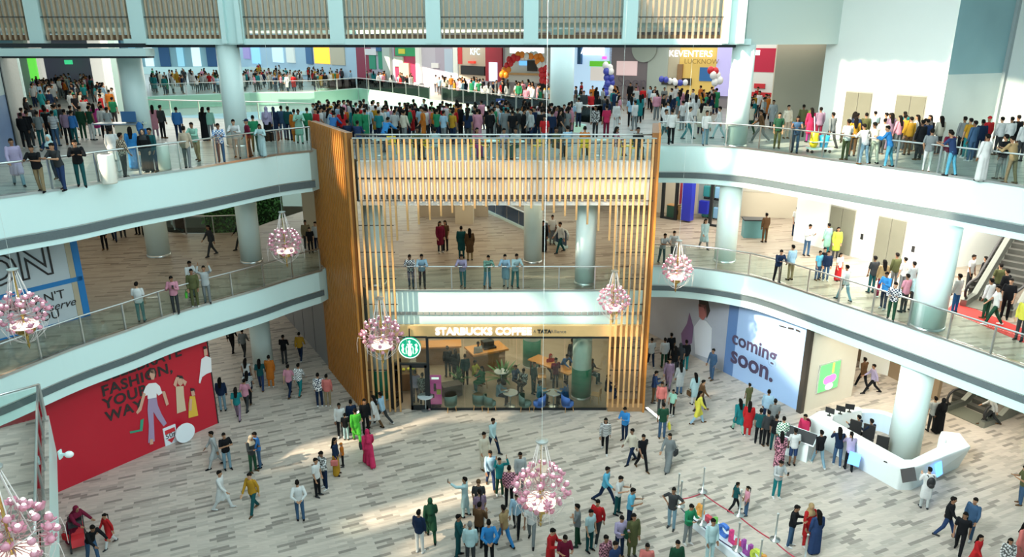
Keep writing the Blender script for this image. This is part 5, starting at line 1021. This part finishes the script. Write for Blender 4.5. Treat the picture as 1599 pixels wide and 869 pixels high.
        vox, keep = .012, .5; mb.ball(H(0, .022, .026), (.081, .090, .098), 14, 10, rot=rt); mb.ball(H(0, -.03, .075), (.068, .062, .045), 12, 8, rot=rt); cap(mb, H(0, .10, .02), H(0, .15, -.02), .035, .03); cap(mb, H(0, .15, -.02), J['n']+V((0, .14, -.12)), .03, .016)
    elif kind == 'scarf':
        mb.ball(H(0, .028, .016), (.096, .105, .122), 14, 10, rot=rt); n = J['n']; rings(mb, [(n-V((0, 0, .16)), .20, .135), (n-V((0, 0, .06)), .16, .115), (n+V((0, .01, .03)), .092, .09), (hd-V((0, -.03, .06)), .088, .082)]); cap(mb, n+V((0, .06, 0)), J['c']+V((0, .13, -.05)), .09, .11)
    elif kind == 'cap':
        vox, keep = .012, .5; mb.ball(H(0, .01, .045), (.088, .098, .085), 14, 10, rot=rt); mb.ball(H(0, -.11, .045), (.06, .06, .012), 12, 6, rot=rt)
    me = remesh(kind, mb, vox, keep, it)
    if kind == 'body':
        me.materials.append(None); me.materials.append(mat('eye_dark', (.02, .015, .012), .3)); me.materials.append(mat('lip', (.30, .10, .08), .5)); ri = rt.inverted()
        for p in me.polygons:
            q = ri @ (V(p.center)-hd)
            if q.y < -.055:
                if abs(abs(q.x)-.031) < .013 and abs(q.z-.012) < .008: p.material_index = 1
                elif abs(q.x) < .024 and abs(q.z+.058) < .006 and q.y < -.06: p.material_index = 2
    else: me.materials.append(None)
    CACHE[key] = me; return me
CC = {'white': (.80, .82, .82), 'cream': (.78, .73, .60), 'black': (.012, .013, .016), 'charcoal': (.05, .055, .06), 'grey': (.24, .27, .28), 'light grey': (.52, .56, .57), 'navy': (.014, .03, .075), 'dark blue': (.03, .06, .16), 'blue': (.05, .20, .52), 'bright blue': (.05, .30, .72), 'light blue': (.40, .62, .80), 'cyan': (.14, .52, .74), 'pale cyan': (.55, .78, .82), 'teal': (.02, .24, .26), 'dark teal': (.015, .10, .11), 'mint': (.38, .72, .58), 'green': (.03, .28, .13), 'bright green': (.10, .58, .06), 'dark green': (.02, .08, .045), 'olive': (.12, .13, .055), 'lime': (.50, .68, .08), 'yellow': (.78, .72, .10), 'mustard': (.55, .30, .03), 'orange': (.65, .20, .03), 'brown': (.14, .075, .035), 'tan': (.46, .32, .16), 'khaki': (.34, .26, .15), 'red': (.58, .025, .03), 'maroon': (.20, .015, .045), 'crimson': (.66, .04, .13), 'coral': (.75, .22, .20), 'pink': (.72, .32, .42), 'magenta': (.50, .05, .28), 'lavender': (.50, .44, .66), 'mauve': (.32, .22, .32), 'denim': (.06, .13, .24), 'pale denim': (.24, .40, .50), 'beige': (.60, .50, .38)}
CT = {'hair': (.010, .008, .007), 'grey hair': (.22, .22, .22)}
PATM = {}
def cloth_mat(c):
    if c in PATM: return PATM[c]
    pat = None; b = c
    for q in ('checked', 'striped', 'patterned'):
        if c.startswith(q+' '): pat, b = q, c[len(q)+1:]
    col = CC.get(b) or CT.get(b) or CC['grey']; col = tuple(k*.76 for k in col); m = mat('fabric_'+c.replace(' ', '_'), col, .85, spec=.12)
    n, l = m.node_tree.nodes, m.node_tree.links; p = n['Principled BSDF']; tc = n.new('ShaderNodeTexCoord'); mx = n.new('ShaderNodeMix'); mx.data_type = 'RGBA'
    mx.inputs[6].default_value = (*col, 1)
    if pat:
        o2 = tuple(.75 if sum(col) < .9 else k*.15 for k in col); mx.inputs[7].default_value = (*o2, 1)
        if pat == 'striped': t = n.new('ShaderNodeTexWave'); t.bands_direction = 'Z'; t.inputs['Scale'].default_value = 6
        elif pat == 'checked': t = n.new('ShaderNodeTexChecker'); t.inputs['Scale'].default_value = 16
        else: t = n.new('ShaderNodeTexVoronoi'); t.inputs['Scale'].default_value = 14
        l.new(tc.outputs['Object'], t.inputs['Vector']); r = n.new('ShaderNodeValToRGB'); r.color_ramp.elements[0].position = .42; r.color_ramp.elements[1].position = .55; l.new(t.outputs['Fac' if pat == 'checked' else 0], r.inputs[0]); l.new(r.outputs[0], mx.inputs[0]); l.new(mx.outputs[2], p.inputs[0])
    else:
        t = n.new('ShaderNodeTexNoise'); t.inputs['Scale'].default_value = 7; mx.inputs[7].default_value = (*[k*.78 for k in col], 1); l.new(tc.outputs['Object'], t.inputs['Vector']); l.new(t.outputs[0], mx.inputs[0]); l.new(mx.outputs[2], p.inputs[0])
    PATM[c] = m; return m
SKIN = [mat('skin_%s' % k, c, .55, spec=.3) for k, c in (('tan', (.36, .19, .11)), ('brown', (.25, .125, .07)), ('light', (.46, .27, .17)), ('deep', (.17, .085, .05)))]
def slotted(o, m):
    o.material_slots[0].link = 'OBJECT'; o.material_slots[0].material = m
TOPN = {'tee': 't-shirt', 'shirt': 'shirt', 'vest': 'sleeveless top', 'kurta': 'long tunic', 'dress': 'long dress'}
PNAME = {'stand': 'standing', 'rest': 'standing', 'walk': 'walking', 'stride': 'striding', 'phone': 'looking at a phone', 'hips': 'hands on hips', 'fold': 'arms folded', 'railing': 'leaning on the rail', 'selfie': 'raising one arm', 'behind': 'hands behind back', 'raise_': 'both arms raised', 'sit': 'seated', 'bend': 'bending forward'}
PEOPLE = []; rp = random.Random(11)
def person(pos, top, tc, bot, bc, pose, face, s=1.0, hair='short', hc='hair', where='', u=0, full=True, group=None):
    sk = SKIN[rp.choice((0, 0, 1, 1, 2, 3))]; b = obj('person', piece(pose, 'body')); slotted(b, sk)
    b.location = pos; b.rotation_euler = (0, 0, R(face)); sc_ = s*rp.uniform(.98, 1.03); b.scale = (sc_*.97, sc_*.97, sc_); b['category'] = 'person'
    if group: b['group'] = group
    def ad(nm, kd, c): q = obj(nm, piece(pose, kd), None, b); slotted(q, cloth_mat(c)); return q
    ad(TOPN[top].replace('-', '_').replace(' ', '_') if top != 'tee' else 'tshirt', top, tc)
    if bot in ('trousers', 'jeans'): ad('trousers', 'trousers', bc)
    elif bot in ('shorts', 'skirt'): ad(bot, bot, bc)
    if hair in ('scarf', 'cap'): ad('headscarf' if hair == 'scarf' else 'cap', hair, hc)
    else: ad('hair', hair, hc)
    if full:
        shc = rp.choice(('white', 'black', 'black', 'brown', 'charcoal'))
        for k in 'LR': ad('shoe', 'shoe'+k, shc)
    d = 'person in '+tc+' '+TOPN[top]
    if bot != '-': d += ' and '+bc+' '+('jeans' if bot == 'jeans' else bot)
    if hair == 'scarf': d = d.replace('person in', 'person with %s headscarf in' % hc) if len(d.split()) < 9 else d
    PEOPLE.append([b, d, PNAME[pose], where, u]); return b
# compact table: px x, px y of the feet, floor, top, colour, bottom, colour, pose, facing (0 = towards the camera, 90 = photo right), options
TX = {'t': 'tee', 's': 'shirt', 'v': 'vest', 'k': 'kurta', 'd': 'dress'}; BX = {'t': 'trousers', 'j': 'jeans', 'h': 'shorts', 'k': 'skirt', '-': '-'}
ROWS = """
G1|118 848 d maroon - - bend 70 scarf:maroon;146 876 s black j denim bend 60;174 851 k red t white walk 330 tail .8;339 728 k light~grey t light~grey walk 300;356 732 t black j pale~denim fold 40;348 794 k white t white walk 90;398 798 s mustard t dark~teal walk 340;349 641 s navy j pale~denim stand 190 long;373 654 t teal j mauve walk 190 long;386 640 t pink t charcoal walk 180;390 628 t striped~white t black walk 190 long;388 608 v white k navy stand 180 long
G1|364 549 s black t black walk 180;382 556 s grey t charcoal walk 180;409 608 t dark~teal j dark~blue walk 190 long;424 604 k orange t orange stand 185;445 568 s black t charcoal phone 180;470 562 s mustard j navy walk 180;453 618 t pink t navy walk 170;469 616 s checked~grey j teal walk 170;500 634 s patterned~navy t navy stand 190;513 634 s coral t khaki stand 180;396 736 s charcoal t dark~green phone 60 scarf:beige;407 729 s blue j denim phone 300
G2|533 682 s white t black stand 10;541 686 t black t pale~cyan stand 180 .75;551 677 s navy t charcoal stand 200;558 690 k bright~green t bright~green walk 200;572 676 s black t black stand 30;587 668 k white t brown walk 250 long;599 662 s light~blue t charcoal stride 250;526 741 s navy k mustard stand 90 long;536 728 t orange t black stand 280 .65 cap:orange;577 727 d crimson - - walk 200 scarf:crimson;497 774 t white t black stand 70;509 762 s patterned~white j navy phone 320;470 812 s white j denim behind 200
G3|674 842 k dark~green t dark~green walk 190 scarf:dark~green;656 862 s navy t white stand 160;728 806 k pale~cyan t pale~cyan selfie 260;748 812 t charcoal t charcoal stand 180 cap:brown;750 828 t mauve t grey stand 200 tail;748 852 s brown t black phone 160;715 868 s dark~teal t dark~teal fold 90;735 884 s pale~cyan t charcoal stand 180 grey;764 880 s bright~blue t black behind 190;769 706 s pale~cyan t navy walk 50;756 732 k cream t cream stand 40;766 760 s light~blue j dark~blue walk 10;780 773 s teal t dark~green raise_ 20;795 790 s checked~pink t black stand 180;788 853 t tan j bright~blue walk 230;812 766 s light~grey t grey stand 20;807 830 s light~blue t black walk 350;830 846 t white t grey walk 350
G3|902 852 t grey t dark~green fold 260;920 859 t pale~cyan t dark~teal stand 40;932 842 s red t charcoal walk 330;943 784 s cyan j navy stride 60;963 802 t white t dark~teal phone 60;981 824 t cyan j navy phone 70;966 868 s lavender t navy phone 20;986 868 k olive j olive stand 20 long;858 892 k red t red phone 60;880 902 t maroon t black phone 10;943 904 s checked~pink t charcoal stand 30;957 914 t dark~blue t navy stand 40;1007 912 t coral t black walk 350
G4|944 704 s striped~white t black walk 350 long;975 688 s bright~blue t navy phone 320;986 722 s cream t navy walk 300;1001 732 t black t black walk 20;1033 684 t dark~green j denim stand 180;1043 732 d grey - - walk 320 tail;1088 661 k yellow t light~blue walk 90 long;1048 824 t charcoal j pale~denim hips 330;1072 848 s green t grey phone 30;1107 877 s pale~cyan t pale~cyan stand 20;1146 797 t dark~teal t black walk 90 .72;1164 804 t pink j denim stand 270 .72 tail;1053 912 s dark~green t black stand 10;1211 776 s light~grey t teal phone 10
G5|1016 571 t white t navy walk 180;1036 574 s white j dark~green stand 180;1046 566 t black t black stand 190;1052 586 t black t charcoal stand 180 long;1060 582 t charcoal t black stand 170 scarf:charcoal;1069 578 s black j teal stand 185;1043 605 k mauve t mauve walk 340;1060 615 k light~grey j denim stand 190 long;1019 628 s dark~blue t brown phone 90;1031 646 s coral t charcoal stand 350;1049 648 t mint t black stand 320 .78;1083 631 k pale~cyan t white stand 200 long;1093 641 s brown t charcoal walk 90;1111 592 s denim j denim rest 300;1167 640 t olive t olive stand 200 .8
G6|1152 674 k teal t mint walk 190 long;1166 680 k red t red stand 160 long;1195 662 s light~blue t navy stand 160;1205 677 t grey t charcoal stand 170;1183 692 t dark~teal t black stand 160;1195 696 s charcoal t black stand 190;1207 702 t black t dark~teal stand 160;1218 707 s checked~green j navy stand 170;1215 730 d patterned~pink - - stand 170 long;1236 726 t white h dark~blue stand 180;1251 702 s crimson j denim stand 300;1277 727 s black j pale~denim walk 190;1306 727 s navy j denim railing 170 long;1324 734 t lavender t black railing 170 tail;1442 793 k white t light~grey phone 170;1452 673 t light~grey t charcoal stand 180;1464 676 d black - - stand 190 scarf:black;1545 663 s white t charcoal stride 250;1361 614 s lavender t black stride 260;1345 606 s brown t black walk 200
G7|1474 837 s black j dark~blue walk 60;1495 862 t black t black walk 320 long;1510 842 s denim t denim stand 300;1592 787 t olive j denim phone 260;1518 888 d red - - walk 30 long .8;1565 898 d patterned~white - - stand 340 long .85;1586 882 d coral - - stand 30 long;1597 866 s black t black stand 30 long;1232 852 s black j denim phone 60;1258 852 k red t red stand 20 scarf:tan;1270 864 d dark~blue - - stand 190 long
M1|222 502 t white j teal stand 190;276 489 s pink t charcoal phone 10;301 464 s white t grey phone 60;306 479 s olive t olive stand 20;325 473 s light~grey t grey raise_ 20;332 399 s charcoal t charcoal walk 320 long;377 389 s black t charcoal walk 300;165 390 s black t black stand 10;180 376 s navy t navy walk 20;193 370 t black t charcoal stand 30;216 366 t charcoal t black stand 350;229 368 d black - - stand 10;480 390 s khaki t charcoal stand 10;486 395 t black t black stand 20 .8;496 393 s white t navy stand 340
M2|640 455 s checked~navy j denim railing 0;657 456 s light~blue t black railing 10;722 456 s lavender j teal railing 350;760 455 s striped~mint j cyan railing 20 .95;790 452 k light~blue t white railing 350;804 455 s pale~cyan t teal railing 20;688 394 k maroon t charcoal stand 30 long;696 391 t brown t black stand 340 long;721 403 k dark~teal t dark~teal stand 180;734 406 k brown t tan stand 190 long;862 381 t white t grey stand 10;875 394 s white t dark~teal walk 300;848 393 d black - - stand 20 long
M3|1032 411 t light~grey t dark~teal railing 20;1051 408 t white t charcoal railing 340;1098 388 k pale~cyan t grey walk 10 long;1193 378 s brown t brown stand 190;1240 368 t white j navy stand 10;1258 399 s white j denim phone 10;1289 397 k mint t teal stand 200;1303 403 k lime t charcoal stand 350 long;1212 440 s navy t black railing 0;1233 437 s light~blue t khaki stand 200;1275 437 t cyan j denim stand 20 .85;1282 433 t black t charcoal stand 10 .85;1288 438 s navy j denim stand 350 .85;1307 438 t white k red stand 20 .8 long;1317 469 s white j pale~denim walk 200;1359 457 t charcoal t dark~teal stand 190;1373 464 s tan t maroon stand 180 long;1378 482 s bright~blue j navy phone 300;1390 499 s checked~navy t dark~green railing 330;1409 487 t pink t charcoal stand 200;1425 485 s pale~cyan t charcoal stand 185;1393 452 s olive t grey stand 190
M3|1406 457 t white t grey stand 200;1419 467 s light~grey t black stand 190;1436 462 s white t navy stand 180;1489 488 s white j blue stand 200;1510 452 t white t charcoal stand 30;1530 456 s black t brown stand 210;1537 497 s white t dark~green stand 200;1550 507 t white t dark~green walk 250;1567 497 t black t black stand 320;1562 481 s black t charcoal stand 200;1552 470 t olive t charcoal stand 180;1590 531 s yellow t charcoal stand 300
U1|31 290 k lavender t pale~denim walk 40;67 300 t black t khaki railing 10;92 281 s navy t navy railing 10 scarf:pale~cyan;102 297 t charcoal j dark~blue railing 350;129 292 s black j dark~teal railing 30;196 277 s checked~beige t black rest 150;182 268 k white t white stand 190;212 264 d bright~blue - - stand 200 long;228 241 t blue t navy stand 180 .8;232 269 d black - - stand 10 scarf:charcoal;243 268 s dark~teal t navy stand 340;42 232 s black t black stand 190;51 230 t black t charcoal stand 170;67 230 t grey t dark~teal stand 180;90 228 t striped~navy j denim stand 180;109 226 s mauve t black stand 190;119 226 s blue t dark~teal stand 170;146 219 v dark~green t white stand 160;153 212 k magenta t pale~cyan stand 200 long;166 217 s white t black stand 210;79 222 s black t black stand 180;132 218 s dark~green t dark~green stand 180;174 222 t light~grey t charcoal stand 170
U2|281 220 s blue t navy stand 190;322 220 d black - - stand 170 long;331 220 s mint t grey stand 180;311 251 s mint t tan railing 350;294 263 s beige t grey rest 180;347 254 s checked~blue j denim railing 20;372 247 s white t light~grey railing 10;392 245 s maroon t charcoal rest 300 cap:navy;400 237 t green t dark~green stand 200;411 245 d pale~cyan - - railing 10 .85 long;420 221 s lavender d black stand 180 scarf:lavender;431 220 d navy - - stand 185 scarf:navy;443 218 s denim j denim stand 180;453 219 s dark~teal t navy stand 170;463 223 k orange t orange stand 200;469 224 k mint t mint railing 20;483 222 s green t dark~green stand 180;256 216 s charcoal t black stand 160;244 214 k pink t mauve stand 200 long
U3|850 233 t red t light~blue stand 0 .9;903 198 t white j navy stand 200;961 207 s white t white stand 30;929 216 s patterned~white t charcoal stand 320 long;946 217 t crimson t maroon stand 200;828 204 t red t charcoal stand 10 .7;838 207 s olive t charcoal sit 60;818 202 s black t black stand 90 long;994 246 s black t black sit 10;912 244 s orange t charcoal sit 170;886 244 s light~blue t navy sit 200;866 246 s olive t charcoal sit 60;960 243 k patterned~pink t pink sit 100 long;806 246 s light~grey t green sit 330;745 245 s pink t magenta sit 20 long;786 246 t lavender t grey sit 40;680 245 s pale~cyan t dark~green sit 180;652 246 s olive t black sit 30;600 238 s bright~blue t navy bend 150;560 232 s dark~blue t black sit 170;545 231 t navy t charcoal sit 200;520 229 s blue t black bend 170
U4|1036 222 s white t dark~teal walk 60;1047 226 s white t black stand 190;1073 217 s white j teal walk 90;1100 227 s white j pale~denim stand 10;1102 207 t striped~tan t charcoal stand 180;1122 216 s white t pale~cyan walk 250;1160 206 t white t olive stand 160;1170 210 s cream t dark~green walk 200;1187 222 s brown t grey stride 250;1212 232 t dark~green t olive stand 350;1226 216 s cream t beige stand 10;1240 239 v denim t denim railing 340 long;1296 231 s grey t charcoal walk 200;1262 222 k crimson t magenta stand 190 long;1276 222 s mauve t maroon stand 180;1250 214 s olive t charcoal stand 180;1318 250 t white t olive stand 190;1329 244 s mustard t brown stand 170 long;1348 257 s white j pale~denim railing 200;1363 256 s cream t cream railing 190;1387 261 s bright~blue j cyan railing 230;1445 269 t grey t white rest 150;1415 242 s mustard t brown stand 180;1432 250 s black t black stand 190;1440 246 s dark~blue t navy stand 170;1398 238 s pink t grey stand 200 long;1405 232 t teal t charcoal stand 180;1346 232 s olive t olive stand 170;1360 228 t pale~cyan t grey stand 190;1385 234 k mauve t mauve stand 180 long
U4|1484 275 t dark~blue j cyan railing 210;1474 270 s maroon t white stand 190;1530 283 d white - - stand 190;1560 280 s black t grey rest 200;1577 287 s tan t khaki railing 200;1535 242 s red t red stand 180 cap:red;1555 242 s white t charcoal stand 190;1570 242 s white t green stand 180;1525 247 s navy t navy stand 170;1506 247 t mustard t teal stand 190;1513 252 s denim j denim stand 200;1590 252 s white t charcoal stand 190;1580 240 t black t black stand 180;1497 244 s grey t black stand 180
C1|661 632 s patterned~light~grey t charcoal stand 170;650 628 s lavender t navy stand 190;727 600 s dark~teal t black stand 190;712 592 k charcoal t charcoal stand 200 long;741 598 s yellow t brown sit 60;754 608 k green t teal sit 300 long;778 630 s light~blue t navy sit 80;833 614 s dark~teal t dark~teal stand 60;867 607 t maroon t charcoal stand 20;859 588 t red t black sit 20 scarf:red;877 592 s blue j denim bend 40;841 632 s cyan t black sit 100;884 634 s blue t black sit 250;947 622 s navy j dark~blue sit 90;804 606 s denim t charcoal sit 40;818 612 s patterned~white t charcoal sit 330;747 580 s light~grey t charcoal stand 30;893 576 s charcoal t black stand 200;922 596 t black t dark~teal sit 60;700 588 s black t charcoal stand 200
D1|1337 690 s navy t black sit 210;1356 698 s navy t black sit 200
"""
ZONE = {'G1': (0, 'near the red hoarding', 'ground floor'), 'G2': (0, 'by the foot of the timber fin', ''), 'G3': (0, 'around the big low chandelier', ''), 'G4': (0, 'between slat corner and rope barrier', ''), 'G5': (0, 'near the dark end of blue hoarding', ''), 'G6': (0, 'around the white reception desk', ''), 'G7': (0, 'on open floor before the reception desk', ''),
        'M1': (1, 'on the middle balcony by grey hoarding', ''), 'M2': (1, 'on the middle floor above the shop sign', ''), 'M3': (1, 'on the middle balcony near lifts', ''), 'U1': (2, 'on the upper balcony by the corridor', ''), 'U2': (2, 'on the upper balcony beside the fin top', ''), 'U3': (2, 'on the slatted terrace', ''), 'U4': (2, 'on the upper balcony before lifts', ''), 'C1': (0, 'inside the coffee shop', ''), 'D1': (0, 'behind the reception counter', '')}
FARD = 43.0
for line in ROWS.strip().splitlines():
    z, rest = line.split('|'); lev, where, _ = ZONE[z]
    for e in rest.split(';'):
        f = e.split(); u, v = float(f[0]), float(f[1]); tp, tc, bt, bc, pose, face = f[2], f[3].replace('~', ' '), f[4], f[5].replace('~', ' '), f[6], float(f[7]); s = .98; hair, hc = 'short', 'hair'
        for q in f[8:]:
            if q in ('long', 'tail'): hair = q
            elif q == 'grey': hc = 'grey hair'
            elif ':' in q: hair, hc = q.split(':'); hc = hc.replace('~', ' ')
            else: s = float(q)
        p = W(u, v, LV[lev])
        if z == 'U3' and p.y < FY+.5: p.y = FY+.55
        if z == 'M2' and p.y < FY+.5: p.y = FY+.42
        if bt == 'd': bt = 'k'
        person(p, TX[tp], tc, BX[bt], bc, pose, face, s, hair, hc, where, u, True, 'visitors '+where)
NEAR = len(PEOPLE)
# generated visitors of the upper floor crowd, individually placed
TOPC = ['black', 'charcoal', 'navy', 'white', 'white', 'light grey', 'grey', 'light blue', 'blue', 'dark teal', 'teal', 'red', 'maroon', 'mint', 'green', 'dark green', 'olive', 'mustard', 'orange', 'pink', 'mauve', 'pale cyan', 'brown', 'beige', 'crimson', 'cream', 'checked grey', 'checked navy', 'striped white']
BOTC = ['black', 'charcoal', 'navy', 'denim', 'dark blue', 'grey', 'khaki', 'brown', 'white', 'dark teal', 'olive']
taken = [p[0].location.copy() for p in PEOPLE if p[0].location.z > 11]
def free(p, d):
    return all((p-q).length > d for q in taken)
def inpoly(p, P): return inside(p.x, p.y, [(q.x, q.y) for q in P])
REG = [(150, 'in the crowd behind the slatted terrace', (490, 200), (905, 203), (890, 226), (495, 226), .36), (30, 'in the crowd before the milkshake shop', (905, 178), (1125, 176), (1120, 212), (930, 206), .5), (34, 'in the crowd of the upper corridor', (55, 165), (185, 165), (185, 212), (40, 222), .42), (12, 'in the group behind the first upper lift door', (1310, 225), (1470, 232), (1462, 246), (1330, 238), .5)]
seen = set(); rc = random.Random(23); NEARC = []
for n, where, a, b, c, d, gap in REG:
    k = tries = 0
    while k < n and tries < 6000 and len(PEOPLE) < 480:
        tries += 1; fx, fy = rc.random(), rc.random(); u = (a[0]*(1-fx)+b[0]*fx)*(1-fy)+(d[0]*(1-fx)+c[0]*fx)*fy; v = (a[1]*(1-fx)+b[1]*fx)*(1-fy)+(d[1]*(1-fx)+c[1]*fx)*fy
        p = W(u, v, L2)
        if not free(p, gap) or inpoly(p, void): continue
        tc, bc = rc.choice(TOPC), rc.choice(BOTC)
        seen.add((tc, bc, where)); taken.append(p); k += 1; NEARC.append(p); continue
        tp, bt, hair = ('tee', 'trousers', 'short') if r < .35 else ('shirt', 'trousers', 'short') if r < .72 else ('kurta', 'trousers', 'long') if r < .9 else ('shirt', 'skirt', 'long')
        person(p, tp, tc, bt, bc, rc.choice(('stand', 'rest', 'stand', 'phone')), rc.gauss(185, 50), rc.uniform(.93, 1.0), hair, 'hair', where, u, False, 'visitors '+where)
# labels: single each one out
ORD = ['first', 'second', 'third', 'fourth', 'fifth', 'sixth', 'seventh', 'eighth', 'ninth', 'tenth', 'eleventh', 'twelfth']
by = {}
for r in PEOPLE: by.setdefault((r[1], r[3]), []).append(r)
for (d, where), L in by.items():
    poses = {r[2] for r in L}
    for i, r in enumerate(sorted(L, key=lambda q: q[4])):
        wh = where.replace('the ', ''); many = len(L) > 1 and len(poses) < len(L); o_ = ', '+ORD[min(i, 11)]+' from left' if many else ''
        for lab in (d+' '+r[2]+' '+where+o_, d+' '+r[2]+' '+wh+o_, d+' '+wh+o_, d.replace(' and ', ', ')+' '+wh+o_, d.replace('person with', 'person,')+' '+wh.split(' by ')[0]+o_):
            if len(lab.split()) <= 16: break
        r[0]['label'] = lab
# the far crowd, too many and too small to count: one object
cb_ = MB(); cmats = [cloth_mat(c) for c in ('black', 'charcoal', 'navy', 'white', 'cream', 'light grey', 'light blue', 'red', 'teal', 'mustard', 'pink', 'grey', 'green', 'orange')]+[cloth_mat('hair'), SKIN[0]]
LOW = {}
def low(pose, kd, keep):
    if (pose, kd, keep) not in LOW:
        me = piece(pose, kd); o = bpy.data.objects.new('tmp', me.copy()); COL.objects.link(o); m = o.modifiers.new('d', 'DECIMATE'); m.ratio = keep
        n = bpy.data.meshes.new_from_object(o.evaluated_get(bpy.context.evaluated_depsgraph_get())); LOW[(pose, kd, keep)] = ([v.co.copy() for v in n.vertices], [tuple(p.vertices) for p in n.polygons]); bpy.data.objects.remove(o); bpy.data.meshes.remove(n)
    return LOW[(pose, kd, keep)]
def crowd_one(p, face, s, q=1):
    M = Matrix.Translation(p) @ Matrix.Rotation(R(face), 4, 'Z') @ Matrix.Scale(s, 4); pose = rc.choice(('stand', 'rest'))
    for kd, keep, m in (('body', .05*q, 15), (rc.choice(('tee', 'shirt', 'kurta')), .12*q, rc.choice((0, 0, 1, 2, 3, 3, 3, 4, 5, 5, 6, 7, 8, 9, 10, 11, 12, 13))), ('trousers', .12*q, rc.choice((0, 1, 2, 11, 1))), (rc.choice(('short', 'short', 'long')), .2*q, 14)):
        vs_, fs = low(pose, kd, keep); cb_.add([M @ q for q in vs_], fs, m)
for p in NEARC: crowd_one(p, rc.gauss(185, 60), rc.uniform(.92, 1.02), 3)
FAR = [(110, (58, 128), (150, 122), (185, 165), (52, 172)), (110, (232, 128), (480, 130), (480, 143), (232, 149)), (80, (400, 100), (560, 104), (640, 128), (400, 125)), (80, (480, 122), (660, 132), (640, 150), (480, 142)), (30, (232, 98), (340, 98), (340, 105), (232, 105)), (110, (668, 136), (850, 142), (858, 176), (690, 152)), (50, (895, 150), (1125, 148), (1120, 180), (900, 186)), (16, (1165, 165), (1240, 172), (1230, 205), (1165, 200))]
for n, a, b, c, d in FAR:
    k = tries = 0
    while k < n and tries < 900:
        tries += 1; fx, fy = rc.random(), rc.random(); u = (a[0]*(1-fx)+b[0]*fx)*(1-fy)+(d[0]*(1-fx)+c[0]*fx)*fy; v = (a[1]*(1-fx)+b[1]*fx)*(1-fy)+(d[1]*(1-fx)+c[1]*fx)*fy; p = W(u, v, L2)
        if inpoly(p, void) or not free(p, .36): continue
        taken.append(p); k += 1; crowd_one(p, rc.uniform(0, 360), rc.uniform(.92, 1.02))
co = obj('crowd', cb_.mesh('crowd', True), cmats, kind='stuff', label='dense distant crowd before the far upper shop fronts', category='crowd')
# things people carry
def at_person(label_bit, u, v, lev, dx, dy, dz): p = W(u, v, LV[lev]); return p+V((dx, dy, dz))
def backpack(u, v, lev, face, label, m):
    p = W(u, v, LV[lev]); t = thing('backpack', label, 'backpack', p+Matrix.Rotation(R(face), 3, 'Z') @ V((0, .20, 1.02)), R(face)); mb = MB().ball((0, 0, .2), (.15, .10, .22), 12, 8); obj('bag', mb, [m], t, True); obj('pocket', MB().ball((0, .07, .1), (.11, .06, .1), 10, 6), [m], t, True); obj('strap', MB().tube([(-.1, -.06, .38), (-.1, -.14, .42), (-.1, -.2, .38)], .015).tube([(.1, -.06, .38), (.1, -.14, .42), (.1, -.2, .38)], .015), [m], t)
backpack(1442, 793, 0, 170, 'black backpack worn by the person in white tunic at the reception desk', BLACK); backpack(1251, 702, 0, 300, 'dark red backpack of the person in crimson beside the kiosk', cloth_mat('maroon')); backpack(228, 241, 2, 180, 'blue backpack of the child beside the tall upper column', cloth_mat('blue'))
def handbag(u, v, lev, face, side, label, m, h=.62):
    p = W(u, v, LV[lev]); t = thing('handbag', label, 'bag', p+Matrix.Rotation(R(face), 3, 'Z') @ V((side*.30, -.02, h)), R(face)); o = obj('bag', MB().box((0, 0, .13), (.10, .28, .24)), [m], t); bv = o.modifiers.new('bevel', 'BEVEL'); bv.width = .03; bv.segments = 2; obj('handle', MB().tube([(0, -.09, .24), (0, -.06, .36), (0, .06, .36), (0, .09, .24)], .011), [m], t)
handbag(1033, 684, 0, 180, -1, 'yellow bag carried by the person in dark green near the slat corner', cloth_mat('yellow'), .45); handbag(526, 741, 0, 90, -1, 'coral handbag of the person in the long mustard skirt', cloth_mat('coral'), .6); handbag(986, 868, 0, 20, -1, 'dark shoulder bag of the person in the olive tunic', cloth_mat('dark green'), .85); handbag(577, 727, 0, 200, 1, 'dark handbag of the person in the crimson dress', cloth_mat('charcoal'), .85); handbag(118, 848, 0, 70, -1, 'bright red bag hanging by the baby stroller', cloth_mat('red'), .35); handbag(1043, 732, 0, 320, 1, 'dark grey bag of the person in the grey dress', cloth_mat('charcoal'), .75); handbag(306, 479, 1, 20, -1, 'green and yellow shopping bag on the middle balcony', cloth_mat('bright green'), .45); handbag(1083, 631, 0, 200, 1, 'brown handbag before the blue hoarding', cloth_mat('brown'), .5)
for u, v, lev, face, pose, lab in ((728, 806, 0, 260, 'selfie', 'phone held up by the person in the pale tunic'), (963, 802, 0, 60, 'phone', 'phone of the person in white t-shirt near the big chandelier'), (981, 824, 0, 70, 'phone', 'phone of the person in cyan t-shirt near the big chandelier'), (276, 489, 1, 10, 'phone', 'phone of the person in pink shirt at the middle balcony rail'), (1211, 776, 0, 10, 'phone', 'phone of the person in teal trousers before the desk')):
    J = SK[pose]; q = W(u, v, LV[lev])+Matrix.Rotation(R(face), 3, 'Z') @ (J['WL']*.97+J['fL']*.09+V((0, 0, .03))); t = thing('phone', lab, 'phone', q, R(face)); obj('case', MB().box((0, 0, .03), (.075, .012, .15)), [BLACK], t); obj('screen', MB().box((0, .008, .03), (.066, .004, .135)), [mat('phone_glass', (.05, .06, .08), .1)], t)
